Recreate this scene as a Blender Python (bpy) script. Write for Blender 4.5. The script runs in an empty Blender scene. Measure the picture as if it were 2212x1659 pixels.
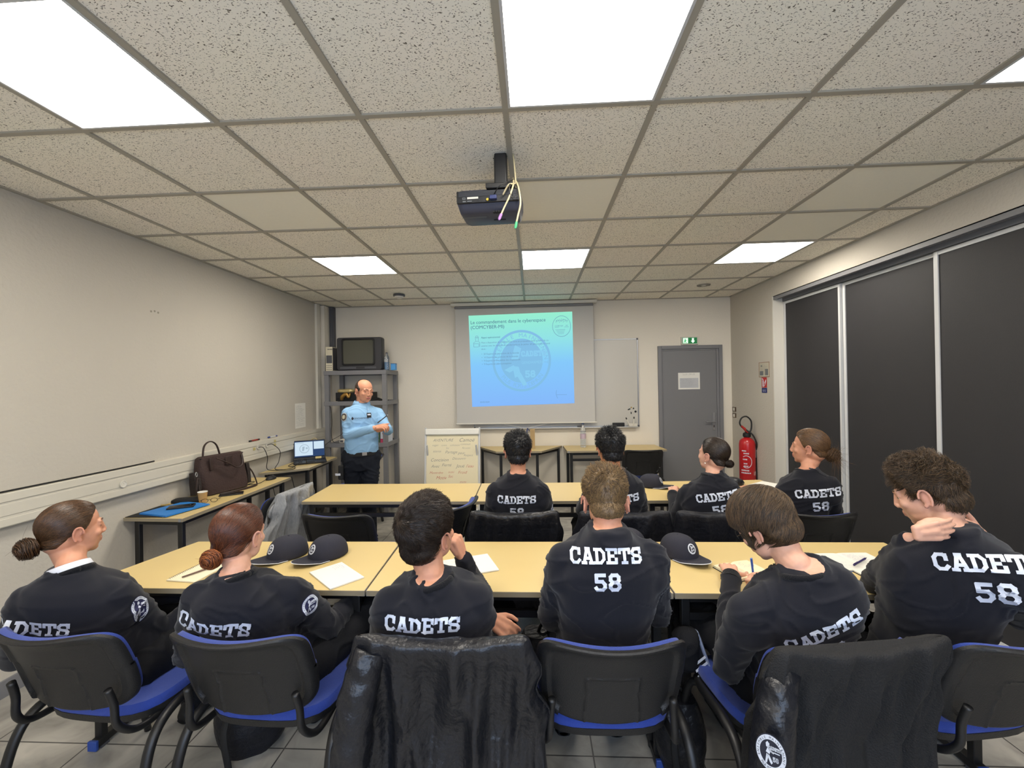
import bpy, bmesh, math, random
import numpy as np
from mathutils import Vector, Matrix, noise, Euler
from mathutils.bvhtree import BVHTree
from mathutils.geometry import tessellate_polygon

C = bpy.context.scene.collection
PI = math.pi
R = math.radians

# ------------------------------------------------------------------ camera
CAM = Vector((0.09136, -1.70626, 1.62))
YAW, PITCH, ROLL, FPX = -4.93243409e-02, 1.37826410e-03, -1.77489889e-02, 913.13
_f = Vector((math.sin(YAW)*math.cos(PITCH), math.cos(YAW)*math.cos(PITCH), math.sin(PITCH)))
_r = Vector((math.cos(YAW), -math.sin(YAW), 0)); _u = _r.cross(_f)
_r2 = math.cos(ROLL)*_r + math.sin(ROLL)*_u; _u2 = -math.sin(ROLL)*_r + math.cos(ROLL)*_u
cd = bpy.data.cameras.new('camera'); cam = bpy.data.objects.new('camera', cd); C.objects.link(cam)
cd.sensor_fit = 'HORIZONTAL'; cd.sensor_width = 36.0; cd.lens = FPX/2212*36.0; cd.clip_start = 0.02; cd.clip_end = 60
mw = Matrix((( _r2.x, _u2.x, -_f.x, CAM.x), (_r2.y, _u2.y, -_f.y, CAM.y), (_r2.z, _u2.z, -_f.z, CAM.z), (0,0,0,1)))
cam.matrix_world = mw
bpy.context.scene.camera = cam
sc = bpy.context.scene
sc.view_settings.view_transform = 'Standard'; sc.view_settings.look = 'None'
sc.view_settings.exposure = 0.0; sc.view_settings.gamma = 1.0; sc.view_settings.use_curve_mapping = False
PANEL_LIGHT = 28.0
DAYLIGHT = 65.0

def ray(px, py):
    return ((px-1106)/FPX)*_r2 - ((py-829.5)/FPX)*_u2 + _f
def onY(px, py, Y):
    d = ray(px, py); return CAM + d*((Y-CAM.y)/d.y)
def onZ(px, py, Z):
    d = ray(px, py); return CAM + d*((Z-CAM.z)/d.z)
def onX(px, py, X):
    d = ray(px, py); return CAM + d*((X-CAM.x)/d.x)

# ------------------------------------------------------------------ world and daylight from behind
w = bpy.data.worlds.new('world'); sc.world = w; w.use_nodes = True
w.node_tree.nodes['Background'].inputs[0].default_value = (0.45, 0.6, 0.9, 1)
w.node_tree.nodes['Background'].inputs[1].default_value = 0.6
ld = bpy.data.lights.new('daylight', 'AREA'); ld.shape = 'RECTANGLE'; ld.size = 2.6; ld.size_y = 1.25
ld.energy = DAYLIGHT; ld.color = (0.55, 0.72, 1.0)
lo = bpy.data.objects.new('daylight', ld); C.objects.link(lo); lo.location = (0.2, -3.16, 1.5); lo.rotation_euler = (R(90), 0, 0)

# ------------------------------------------------------------------ materials
def lin(h):
    h = h.lstrip('#'); o = []
    for k in (0, 2, 4):
        c = int(h[k:k+2], 16)/255; o.append(c/12.92 if c <= 0.04045 else ((c+0.055)/1.055)**2.4)
    return (*o, 1)
MATS = {}
def mat(name, col, rough=0.6, metal=0.0, bump=0.0, bscale=80, var=0.0, vscale=6, emit=None, estr=1, spec=0.5, trans=0, alpha=1, sheen=0, coat=0, stretch=None):
    if name in MATS: return MATS[name]
    m = bpy.data.materials.new(name); m.use_nodes = True; nt = m.node_tree; b = nt.nodes['Principled BSDF']
    c = lin(col) if isinstance(col, str) else (*col, 1)
    b.inputs['Base Color'].default_value = c; b.inputs['Roughness'].default_value = rough; b.inputs['Metallic'].default_value = metal
    b.inputs['Specular IOR Level'].default_value = spec; b.inputs['Transmission Weight'].default_value = trans; b.inputs['Alpha'].default_value = alpha
    b.inputs['Sheen Weight'].default_value = sheen; b.inputs['Coat Weight'].default_value = coat
    if emit: b.inputs['Emission Color'].default_value = lin(emit); b.inputs['Emission Strength'].default_value = estr
    tc = nt.nodes.new('ShaderNodeTexCoord'); src = tc.outputs['Object']
    if stretch:
        mp = nt.nodes.new('ShaderNodeMapping'); mp.inputs['Scale'].default_value = stretch; nt.links.new(src, mp.inputs[0]); src = mp.outputs[0]
    if var > 0:
        n = nt.nodes.new('ShaderNodeTexNoise'); n.inputs['Scale'].default_value = vscale; n.inputs['Detail'].default_value = 4
        nt.links.new(src, n.inputs['Vector'])
        mx = nt.nodes.new('ShaderNodeMix'); mx.data_type = 'RGBA'
        mx.inputs[6].default_value = tuple(max(0, v*(1-var)) for v in c[:3])+(1,); mx.inputs[7].default_value = tuple(min(1, v*(1+var)) for v in c[:3])+(1,)
        nt.links.new(n.outputs['Fac'], mx.inputs[0]); nt.links.new(mx.outputs[2], b.inputs['Base Color'])
    if bump > 0:
        n2 = nt.nodes.new('ShaderNodeTexNoise'); n2.inputs['Scale'].default_value = bscale; n2.inputs['Detail'].default_value = 3
        nt.links.new(src, n2.inputs['Vector'])
        bp = nt.nodes.new('ShaderNodeBump'); bp.inputs['Strength'].default_value = bump; bp.inputs['Distance'].default_value = 0.01
        nt.links.new(n2.outputs['Fac'], bp.inputs['Height']); nt.links.new(bp.outputs[0], b.inputs['Normal'])
    MATS[name] = m; return m

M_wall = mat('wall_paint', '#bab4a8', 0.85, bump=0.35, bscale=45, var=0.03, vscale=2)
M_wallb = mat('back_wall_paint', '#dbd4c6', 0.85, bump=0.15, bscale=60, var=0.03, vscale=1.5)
M_white = mat('white_plastic', '#cfcbc0', 0.45)
M_trunk = mat('trunking_plastic', '#c9c4b6', 0.4, var=0.04, vscale=3)
M_tbar = mat('grid_bar', '#a09a8c', 0.5)
M_black = mat('black_metal', '#161617', 0.45)
M_blackp = mat('black_plastic', '#1b1b1c', 0.42, bump=0.25, bscale=350, spec=0.45)
M_blackm = mat('black_matte', '#111112', 0.8)
M_grey = mat('grey_paint', '#737376', 0.5, var=0.05, vscale=5)
M_greyd = mat('grey_dark', '#4c4d52', 0.5)
M_door = mat('door_paint', '#727274', 0.5, bump=0.05, bscale=120, var=0.04, vscale=3)
M_steel = mat('brushed_steel', '#a9abb0', 0.35, metal=0.8)
M_lami = mat('cream_laminate', '#c9b27a', 0.36, var=0.03, vscale=3, spec=0.45)
M_edge = mat('table_edge', '#8b816c', 0.5)
M_endcap = mat('grey_endcap', '#7d8086', 0.5)
M_blue = mat('blue_fabric', '#15348a', 0.85, bump=0.3, bscale=400, var=0.12, vscale=60, sheen=0.2)
M_paper = mat('paper', '#dcdad2', 0.7, var=0.02, vscale=9)
M_paperc = mat('cream_paper', '#ded4b4', 0.7)
M_ink = mat('ink', '#3c3c52', 0.7)
M_inkr = mat('red_ink', '#b23a34', 0.7)
M_inkg = mat('grey_ink', '#6d7072', 0.7)
M_navy = mat('navy_twill', '#21222f', 0.85, bump=0.3, bscale=500, var=0.1, vscale=40)
M_print = mat('white_print', '#c9cdd6', 0.5)
M_panel = mat('charcoal_panel', '#262527', 0.65, bump=0.12, bscale=300, var=0.08, vscale=12)
M_alu = mat('white_aluminium', '#c3c4c4', 0.4)
M_red = mat('red_enamel', '#b0141b', 0.3, spec=0.5, coat=0.3)
M_lit = mat('lamp_diffuser', '#ffffff', 0.5, emit='#fff7ea', estr=PANEL_LIGHT)

def ceiling_mat():
    m = bpy.data.materials.new('fissured_tile'); m.use_nodes = True; nt = m.node_tree; b = nt.nodes['Principled BSDF']; L = nt.links.new
    b.inputs['Roughness'].default_value = 0.9
    tc = nt.nodes.new('ShaderNodeTexCoord')
    n0 = nt.nodes.new('ShaderNodeTexNoise'); n0.inputs['Scale'].default_value = 30; L(tc.outputs['Object'], n0.inputs['Vector'])
    ad = nt.nodes.new('ShaderNodeMixRGB'); ad.blend_type = 'ADD'; ad.inputs[0].default_value = 0.03
    L(tc.outputs['Object'], ad.inputs[1]); L(n0.outputs['Color'], ad.inputs[2])
    mp = nt.nodes.new('ShaderNodeMapping'); mp.inputs['Scale'].default_value = (1, 1.9, 1); mp.inputs['Rotation'].default_value = (0, 0, R(-28)); L(ad.outputs[0], mp.inputs[0])
    n1 = nt.nodes.new('ShaderNodeTexNoise'); n1.inputs['Scale'].default_value = 130; n1.inputs['Detail'].default_value = 1.0; L(mp.outputs[0], n1.inputs['Vector'])
    cr = nt.nodes.new('ShaderNodeValToRGB'); cr.color_ramp.elements[0].position = 0.335; cr.color_ramp.elements[1].position = 0.385
    cr.color_ramp.elements[0].color = lin('#6a6253'); cr.color_ramp.elements[1].color = lin('#f4eedf')
    L(n1.outputs['Fac'], cr.inputs[0])
    n2 = nt.nodes.new('ShaderNodeTexNoise'); n2.inputs['Scale'].default_value = 1.3; L(tc.outputs['Object'], n2.inputs['Vector'])
    mx = nt.nodes.new('ShaderNodeMixRGB'); mx.blend_type = 'MULTIPLY'; mx.inputs[0].default_value = 0.06; L(cr.outputs[0], mx.inputs[1]); L(n2.outputs['Color'], mx.inputs[2])
    L(mx.outputs[0], b.inputs['Base Color'])
    return m
M_tile = ceiling_mat()
M_tile2 = mat('smooth_tile', '#eeeada', 0.9, var=0.03, vscale=50)

def floor_mat():
    m = bpy.data.materials.new('floor_tile'); m.use_nodes = True; nt = m.node_tree; b = nt.nodes['Principled BSDF']; L = nt.links.new
    tc = nt.nodes.new('ShaderNodeTexCoord'); mp = nt.nodes.new('ShaderNodeMapping'); L(tc.outputs['Object'], mp.inputs[0])
    mp.inputs['Location'].default_value = (-0.325, -0.145, 0)
    br = nt.nodes.new('ShaderNodeTexBrick'); br.offset = 0; br.squash = 1
    br.inputs['Scale'].default_value = 1; br.inputs['Brick Width'].default_value = 0.46; br.inputs['Row Height'].default_value = 0.46
    br.inputs['Mortar Size'].default_value = 0.0035; br.inputs['Mortar Smooth'].default_value = 0.2; br.inputs['Bias'].default_value = 0
    br.inputs['Color1'].default_value = lin('#a6a29a'); br.inputs['Color2'].default_value = lin('#aeaaa1'); br.inputs['Mortar'].default_value = lin('#4c4a48')
    L(mp.outputs[0], br.inputs['Vector'])
    n = nt.nodes.new('ShaderNodeTexNoise'); n.inputs['Scale'].default_value = 5; n.inputs['Detail'].default_value = 6; n.inputs['Distortion'].default_value = 1.2; L(tc.outputs['Object'], n.inputs['Vector'])
    cr = nt.nodes.new('ShaderNodeValToRGB'); cr.color_ramp.elements[0].color = lin('#b9b9bb'); cr.color_ramp.elements[1].color = (1, 1, 1, 1)
    cr.color_ramp.elements[0].position = 0.3; cr.color_ramp.elements[1].position = 0.65; L(n.outputs['Fac'], cr.inputs[0])
    mx = nt.nodes.new('ShaderNodeMixRGB'); mx.blend_type = 'MULTIPLY'; mx.inputs[0].default_value = 1; L(br.outputs['Color'], mx.inputs[1]); L(cr.outputs[0], mx.inputs[2])
    L(mx.outputs[0], b.inputs['Base Color']); b.inputs['Roughness'].default_value = 0.42
    bp = nt.nodes.new('ShaderNodeBump'); bp.inputs['Strength'].default_value = 0.5; bp.inputs['Distance'].default_value = 0.003; bp.invert = True
    L(br.outputs['Fac'], bp.inputs['Height']); L(bp.outputs[0], b.inputs['Normal'])
    return m
M_floor = floor_mat()

# ------------------------------------------------------------------ mesh helpers
class MB:
    """collects closed shapes; build() links them as one mesh object"""
    def __init__(s): s.v = []; s.f = []
    def add(s, vs, fs, M=None):
        o = len(s.v)
        for p in vs:
            p = Vector(p)
            s.v.append(M @ p if M else p)
        for f in fs: s.f.append([i+o for i in f])
        return s
    def box(s, a, b, M=None):
        x0, y0, z0 = a; x1, y1, z1 = b
        return s.add([(x0,y0,z0),(x1,y0,z0),(x1,y1,z0),(x0,y1,z0),(x0,y0,z1),(x1,y0,z1),(x1,y1,z1),(x0,y1,z1)],
              [(0,3,2,1),(4,5,6,7),(0,1,5,4),(1,2,6,5),(2,3,7,6),(3,0,4,7)], M)
    def cbox(s, c, d, M=None):
        return s.box([c[i]-d[i]/2 for i in range(3)], [c[i]+d[i]/2 for i in range(3)], M)
    def prism(s, poly, z0, z1, M=None):
        n = len(poly); vs = [(x, y, z0) for x, y in poly]+[(x, y, z1) for x, y in poly]
        ar = sum(poly[i][0]*poly[(i+1) % n][1]-poly[(i+1) % n][0]*poly[i][1] for i in range(n))
        fs = [list(range(n))[::-1], list(range(n, 2*n))]+[(i, (i+1) % n, n+(i+1) % n, n+i) for i in range(n)]
        if ar < 0: fs = [list(f)[::-1] for f in fs]
        return s.add(vs, fs, M)
    def loft(s, rings, M=None, cap=True, closed=True):
        n = len(rings[0]); vs = [p for r in rings for p in r]; fs = []
        for k in range(len(rings)-1):
            for i in range(n if closed else n-1):
                j = (i+1) % n; fs.append((k*n+i, k*n+j, (k+1)*n+j, (k+1)*n+i))
        if cap and closed:
            fs.append(list(range(n))[::-1]); fs.append([(len(rings)-1)*n+i for i in range(n)])
        return s.add(vs, fs, M)
    def lathe(s, prof, n=24, M=None):
        rings = [[(r*math.cos(2*PI*i/n), r*math.sin(2*PI*i/n), z) for i in range(n)] for r, z in prof]
        return s.loft(rings, M)
    def tube(s, pts, r, n=8, M=None, smooth=0, flat=1.0, up=None):
        pts = [Vector(p) for p in pts]
        rs = list(r) if hasattr(r, '__len__') else [r]*len(pts)
        if smooth:
            P, RR = [], []
            for i in range(len(pts)-1):
                p0 = pts[max(i-1, 0)]; p1 = pts[i]; p2 = pts[i+1]; p3 = pts[min(i+2, len(pts)-1)]
                for k in range(smooth):
                    t = k/smooth; t2 = t*t; t3 = t2*t
                    P.append(0.5*((2*p1)+(p2-p0)*t+(2*p0-5*p1+4*p2-p3)*t2+(3*p1-p0-3*p2+p3)*t3)); RR.append(rs[i]*(1-t)+rs[i+1]*t)
            P.append(pts[-1]); RR.append(rs[-1]); pts, rs = P, RR
        rings = []; prev = None
        for i, p in enumerate(pts):
            t = (pts[min(i+1, len(pts)-1)]-pts[max(i-1, 0)])
            t = t.normalized() if t.length > 1e-9 else Vector((0, 0, 1))
            if prev is None:
                a = Vector(up) if up else (Vector((0, 0, 1)) if abs(t.z) < 0.9 else Vector((1, 0, 0)))
            else: a = prev
            x = (a-t*a.dot(t))
            x = x.normalized() if x.length > 1e-6 else t.orthogonal().normalized()
            prev = x; y = t.cross(x)
            rings.append([p+(x*math.cos(2*PI*k/n)*flat+y*math.sin(2*PI*k/n))*rs[i] for k in range(n)])
        return s.loft(rings, M)
    def ellipsoid(s, c, r, n=16, m=10, M=None):
        c = Vector(c); vs = [c+Vector((0, 0, -r[2]))]; fs = []
        for j in range(1, m):
            a = -PI/2+PI*j/m
            for i in range(n): vs.append(c+Vector((r[0]*math.cos(a)*math.cos(2*PI*i/n), r[1]*math.cos(a)*math.sin(2*PI*i/n), r[2]*math.sin(a))))
        vs.append(c+Vector((0, 0, r[2])))
        for i in range(n): fs.append((0, 1+(i+1) % n, 1+i))
        for j in range(m-2):
            for i in range(n):
                a = 1+j*n+i; b = 1+j*n+(i+1) % n; fs.append((a, b, b+n, a+n))
        t = len(vs)-1; o = 1+(m-2)*n
        for i in range(n): fs.append((o+i, o+(i+1) % n, t))
        return s.add(vs, fs, M)
    def capsule(s, a, b, ra, rb, n=12, M=None):
        a = Vector(a); b = Vector(b); d = (b-a)
        L = d.length; t = d/L if L > 1e-9 else Vector((0, 0, 1))
        pts = []; rs = []
        for k in range(5):
            q = PI/2*(1-k/4.0) ; pts.append(a-t*ra*math.sin(q)); rs.append(max(ra*math.cos(q), ra*0.03))
        for k in range(5):
            q = PI/2*k/4.0; pts.append(b+t*rb*math.sin(q)); rs.append(max(rb*math.cos(q), rb*0.03))
        x = t.orthogonal().normalized(); y = t.cross(x)
        rings = [[p+(x*math.cos(2*PI*k/n)+y*math.sin(2*PI*k/n))*r for k in range(n)] for p, r in zip(pts, rs)]
        return s.loft(rings, M)
    def mesh(s, name):
        me = bpy.data.meshes.new(name); me.from_pydata([tuple(v) for v in s.v], [], s.f); me.update(); return me
    def build(s, name, m, parent=None, bevel=0, smooth=False, seg=2, loc=None, M=None):
        me = s.mesh(name)
        if M: me.transform(M)
        o = bpy.data.objects.new(name, me); C.objects.link(o)
        if m: me.materials.append(m)
        if parent: o.parent = parent
        if loc is not None: o.location = loc
        if smooth or bevel:
            me.shade_smooth() if smooth is True else None
            if smooth == 'auto' or (bevel and not smooth):
                me.shade_smooth(); me.set_sharp_from_angle(angle=R(40))
        if bevel:
            b = o.modifiers.new('bevel', 'BEVEL'); b.width = bevel; b.segments = seg; b.limit_method = 'ANGLE'; b.angle_limit = R(35)
            b.harden_normals = False
        return o

def thing(name, label, cat, loc=(0, 0, 0), rotz=0, group=None):
    o = bpy.data.objects.new(name, None); C.objects.link(o); o.location = loc; o.rotation_euler = (0, 0, rotz); o.empty_display_size = 0.1
    o['label'] = label; o['category'] = cat
    if group: o['group'] = group
    return o
def tag(o, label, cat, group=None):
    o['label'] = label; o['category'] = cat
    if group: o['group'] = group
    return o
def struct(o): o['kind'] = 'structure'; return o
def copy_tree(o, parent=None):
    c = o.copy(); C.objects.link(c)
    if parent: c.parent = parent
    for ch in list(o.children): copy_tree(ch, c)
    return c
def TR(x, y, z, rz=0): return Matrix.Translation((x, y, z)) @ Matrix.Rotation(rz, 4, 'Z')
def frame(o, x, y):
    """matrix with local x,y axes (unit) and z = x cross y"""
    x = Vector(x).normalized(); y = Vector(y).normalized(); z = x.cross(y).normalized()
    return Matrix(((x.x, y.x, z.x, o[0]), (x.y, y.y, z.y, o[1]), (x.z, y.z, z.z, o[2]), (0, 0, 0, 1)))

_tx = {}
def text_geo(s, size=1.0, align='LEFT', bold=0.0, shear=0.0):
    k = (s, size, align, bold, shear)
    if k in _tx: return _tx[k]
    cu = bpy.data.curves.new('t', 'FONT'); cu.body = s; cu.size = size; cu.align_x = align; cu.offset = bold; cu.resolution_u = 3; cu.shear = shear
    o = bpy.data.objects.new('t', cu); C.objects.link(o)
    me = bpy.data.meshes.new_from_object(o.evaluated_get(bpy.context.evaluated_depsgraph_get()))
    vs = [tuple(v.co) for v in me.vertices]; fs = [list(p.vertices) for p in me.polygons]
    bpy.data.objects.remove(o); bpy.data.curves.remove(cu); bpy.data.meshes.remove(me)
    _tx[k] = (vs, fs); return vs, fs
def add_text(mb, s, size, M, align='LEFT', bold=0.0, shear=0.0, warp=None):
    vs, fs = text_geo(s, size, align, bold, shear)
    if warp: vs = [warp(*v) for v in vs]
    mb.add(vs, fs, M)
def scribble(mb, x0, y, length, h, rnd, wd=0.0012, M=None):
    """hand-writing: a thin wavering ribbon"""
    x = x0; pts = []
    while x < x0+length:
        pts.append((x, y+rnd.uniform(-h, h)*0.5)); x += h*rnd.uniform(0.25, 0.6)
        if rnd.random() < 0.14:
            _rib(mb, pts, wd, M); pts = []; x += h*0.8
    _rib(mb, pts, wd, M)
def _rib(mb, pts, wd, M):
    for a, b in zip(pts[:-1], pts[1:]):
        d = Vector((b[0]-a[0], b[1]-a[1])); 
        if d.length < 1e-9: continue
        d.normalize(); nx, ny = -d.y*wd/2, d.x*wd/2; e = wd*0.3
        mb.add([(a[0]+nx-d.x*e, a[1]+ny-d.y*e, 0), (a[0]-nx-d.x*e, a[1]-ny-d.y*e, 0), (b[0]-nx+d.x*e, b[1]-ny+d.y*e, 0), (b[0]+nx+d.x*e, b[1]+ny+d.y*e, 0)], [(0, 1, 2, 3)], M)

# slab letters for the sweatshirts, drawn as thick strokes on a 1x1 cell
SLAB = {
 'C': [[(.84,.62),(.84,.9)], [(.84,.78),(.70,.9),(.30,.9),(.1,.72),(.1,.28),(.3,.1),(.68,.1),(.88,.26)]],
 'A': [[(.14,.1),(.44,.92)], [(.86,.1),(.56,.92)], [(.34,.92),(.64,.92)], [(.27,.36),(.73,.36)], [(-.02,.09),(.32,.09)], [(.68,.09),(1.02,.09)]],
 'D': [[(.2,.1),(.2,.9)], [(0.0,.9),(.58,.9),(.86,.68),(.86,.32),(.58,.1),(0.0,.1)]],
 'E': [[(.2,.1),(.2,.9)], [(0.0,.9),(.86,.9),(.86,.68)], [(.2,.5),(.62,.5)], [(0.0,.1),(.86,.1),(.86,.34)]],
 'T': [[(.04,.68),(.04,.9),(.96,.9),(.96,.68)], [(.5,.9),(.5,.1)], [(.28,.1),(.72,.1)]],
 'S': [[(.86,.66),(.86,.92)], [(.86,.78),(.7,.9),(.28,.9),(.12,.76),(.12,.64),(.26,.53),(.74,.47),(.88,.36),(.88,.24),(.72,.1),(.28,.1),(.12,.24)], [(.12,.08),(.12,.36)]],
 '5': [[(.86,.9),(.16,.9),(.16,.56),(.66,.56),(.86,.4),(.86,.25),(.68,.1),(.22,.1),(.1,.22)]],
 '8': [[(.3,.9),(.7,.9),(.84,.8),(.84,.64),(.7,.52),(.3,.52),(.16,.64),(.16,.8),(.3,.9)], [(.3,.52),(.7,.52),(.88,.38),(.88,.24),(.7,.1),(.3,.1),(.12,.24),(.12,.38),(.3,.52)]],
}
def slab_quads(s, x0, y0, h, wr=0.78, gap=0.16, sw=0.19):
    """list of small quads (2D) for a string, centred on x0, bottom y0"""
    n = len(s); cw = h*wr; tot = n*cw+(n-1)*gap*h; x = x0-tot/2; out = []
    for ch in s:
        for st in SLAB[ch]:
            pts = [(x+a*cw, y0+b*h) for a, b in st]
            for a, b in zip(pts[:-1], pts[1:]):
                d = Vector((b[0]-a[0], b[1]-a[1])); L = d.length; d.normalize(); e = sw*h*0.36
                p = Vector(a)-d*e; L += 2*e; n1 = max(1, int(L/0.006)); nx = Vector((-d.y, d.x))*sw*h/2
                for k in range(n1):
                    q0 = p+d*L*k/n1; q1 = p+d*L*(k+1)/n1
                    out.append([q0+nx, q0, q1, q1+nx]); out.append([q0, q0-nx, q1-nx, q1])
        x += cw+gap*h
    return out
def emblem_polys(r):
    """round unit badge: returns (white polys, dark polys) in 2D"""
    W = []; D = []; n = 40
    def ring(r0, r1, L):
        for i in range(n):
            a, b = 2*PI*i/n, 2*PI*(i+1)/n
            L.append([Vector((r1*math.cos(a), r1*math.sin(a))), Vector((r1*math.cos(b), r1*math.sin(b))), Vector((r0*math.cos(b), r0*math.sin(b))), Vector((r0*math.cos(a), r0*math.sin(a)))])
    ring(r*0.74, r, W)
    # figure with flame on the left, words on the right
    for pts in ([(-.42,-.6),(-.3,-.62),(-.16,-.12),(-.3,-.08)], [(-.3,-.1),(-.12,-.12),(.1,-.5),(.0,-.62),(-.1,-.5)], [(-.34,.0),(-.1,-.08),(.02,.2),(-.2,.3)],
                [(-.3,.3),(-.12,.26),(-.06,.5),(-.2,.62),(-.32,.5)], [(-.12,.2),(-.08,.08),(.18,.0),(.2,.1)]):
        W.append([Vector((a*r, b*r)) for a, b in pts])
    for s, x, y, h in (('CADETS', .26, .2, .2), ('58', .3, -.42, .26)):
        for q in slab_quads(s, x*r, y*r, h*r, 0.62, 0.14, 0.26): W.append(q)
    W.append([Vector((a*r, b*r)) for a, b in [(-.02,.06),(.6,.06),(.6,.12),(-.02,.12)]])
    # ring lettering as dark text
    for word, a0, a1, flip in (('ENSEMBLE MAINTENANT', 205, -25, False), ('PLUS FORTS DEMAIN', 222, 318, True)):
        for i, ch in enumerate(word):
            if ch == ' ': continue
            t = (i+0.5)/len(word); a = R(a0+(a1-a0)*t)
            vs, fs = text_geo(ch, r*0.2, 'CENTER', 0.0)
            rr = r*(0.80 if not flip else 0.94); c = Vector((rr*math.cos(a), rr*math.sin(a)))
            rot = a-PI/2 if not flip else a+PI/2
            cs, sn = math.cos(rot), math.sin(rot)
            for f in fs: D.append([Vector((c.x+vs[k][0]*cs-vs[k][1]*sn, c.y+vs[k][0]*sn+vs[k][1]*cs)) for k in f])
    return W, D
def polys_mb(polys, M, z=0.0):
    mb = MB()
    for p in polys: mb.add([(q.x, q.y, z) for q in p], [list(range(len(p)))], M)
    return mb
# ------------------------------------------------------------------ the room
XL, XR, YB, YR, ZC = -2.76, 2.73, 4.05, -3.1, 2.735
XP = 2.84   # plane of the sliding panels
o = MB().box((XL-.1, YR-.1, -.1), (XP+.15, YB+.1, 0)).build('floor', M_floor); struct(o)
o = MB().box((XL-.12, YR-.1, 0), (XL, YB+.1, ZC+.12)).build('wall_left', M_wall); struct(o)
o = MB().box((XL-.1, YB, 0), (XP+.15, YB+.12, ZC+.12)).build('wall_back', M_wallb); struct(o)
wr = MB(); wr.box((XR, 3.07, 0), (XP+.15, YB+.1, ZC+.12)); wr.box((XR, YR-.1, 2.535), (XP+.15, 3.07, ZC+.12)); wr.box((XP+.06, YR-.1, 0), (XP+.15, 3.07, 2.535))
struct(wr.build('wall_right', M_wall))
rw = MB(); rw.box((XL-.1, YR-.12, 0), (-1.2, YR, ZC+.12)); rw.box((1.6, YR-.12, 0), (XP+.15, YR, ZC+.12)); rw.box((-1.2, YR-.12, 0), (1.6, YR, .8)); rw.box((-1.2, YR-.12, 2.2), (1.6, YR, ZC+.12))
struct(rw.build('wall_rear', M_wall))
wf = MB(); wf.box((-1.2, YR-.08, .8), (-1.14, YR-.02, 2.2)); wf.box((1.54, YR-.08, .8), (1.6, YR-.02, 2.2)); wf.box((-1.14, YR-.08, .8), (1.54, YR-.02, .86)); wf.box((-1.14, YR-.08, 2.14), (1.54, YR-.02, 2.2)); wf.box((.17, YR-.08, .86), (.23, YR-.02, 2.14))
struct(wf.build('window_1', M_alu))
struct(MB().box((XL, YR, 0), (XL+.012, YB, .09)).build('baseboard_left', M_grey))
struct(MB().box((XL+.013, YB-.012, 0), (1.765, YB, .09)).build('baseboard_back', M_grey))
# ceiling: tiles and the T bars below them
LIGHTS = [(i, j) for j in (-5, -1, 3) for i in (-3, 0, 3)]
SMOOTH = {(-3, 1), (0, 1), (3, 1), (3, 2)}
cm = MB(); sm = MB()
for i in range(-5, 5):
    for j in range(-6, 7):
        if (i, j) in LIGHTS: continue
        x0, x1 = max(XL, .6*i), min(XR+.0, .6*i+.6); y0, y1 = max(YR, .6*j), min(YB, .6*j+.6)
        if x1 <= x0 or y1 <= y0: continue
        (sm if (i, j) in SMOOTH else cm).box((x0, y0, ZC+.004), (x1, y1, ZC+.02))
struct(cm.build('ceiling', M_tile)); struct(sm.build('ceiling', M_tile2))
tb = MB()
for i in range(-4, 5): tb.box((.6*i-.012, YR, ZC-.004), (.6*i+.012, YB, ZC+.006))
for j in range(-5, 7): tb.box((XL, .6*j-.012, ZC-.0045), (XR, .6*j+.012, ZC+.0055))
tb.box((XL, YR, ZC-.005), (XL+.02, YB, ZC+.006)); tb.box((XR-.02, YR, ZC-.005), (XR, YB, ZC+.006)); tb.box((XL, YB-.02, ZC-.005), (XR, YB, ZC+.005))
struct(tb.build('trim_1', M_tbar))
names = {(-3,-1): 'large glowing square ceiling light at the upper left, cut by the frame', (0,-1): 'large glowing square ceiling light nearer than the projector, at the top',
 (3,-1): 'glowing ceiling light with only a corner showing, upper right', (-3,3): 'small-looking far ceiling light on the left, above the television shelf',
 (0,3): 'far ceiling light in the middle, right above the projection screen', (3,3): 'far ceiling light on the right beside the black sliding panels'}
first = None
for (i, j) in LIGHTS:
    if first is None:
        t = thing('ceiling_light', 'square glowing ceiling light', 'ceiling light', group='ceiling lights')
        fr = MB(); fr.box((.012,.012,-.006),(.588,.022,.008)); fr.box((.012,.578,-.006),(.588,.588,.008)); fr.box((.012,.022,-.006),(.022,.578,.008)); fr.box((.578,.022,-.006),(.588,.578,.008))
        fr.build('frame', M_alu, t); MB().box((.022,.022,-.002),(.578,.578,.006)).build('diffuser', M_lit, t); first = t
    else: t = copy_tree(first)
    t.location = (.6*i, .6*j, ZC); t['label'] = names.get((i, j), 'square glowing ceiling light behind the viewer')

# left wall: trunking, upright cover strip, corner post
tr = thing('cable_trunking', 'long white plastic cable trunking running along the left wall', 'cable trunking', (XL, 0, 1.0))
t1 = MB(); t1.box((0, YR, -.09), (.045, 3.84, .09)); t1.box((.045, YR, .045), (.05, 3.84, .088)); t1.box((.045, YR, -.085), (.05, 3.84, -.045)); t1.box((.045, YR, -.03), (.048, 3.84, .032))
t1.build('duct', M_trunk, tr, bevel=.003)
for y, z in ((1.04, -.01), (2.46, .03), (2.6, .03)):
    s = MB(); s.lathe([(0, 0), (.024, 0), (.024, .006), (.019, .006), (.017, .003), (.004, .003), (.0038, .001), (0, .001)], 20, TR(.051, y, z) @ Matrix.Rotation(R(90), 4, 'Y')); s.build('socket', M_white, tr)
cb = MB(); cb.tube([(XL+.02, YR+.05, 1.097), (XL+.025, 0, 1.097), (XL+.03, 1.0, 1.0965), (XL+.022, 1.31, 1.097)], .005, 6, smooth=4)
tag(cb.build('cable', M_blackm), 'thin black cable lying along the top of the white wall trunking', 'cable')
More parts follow.
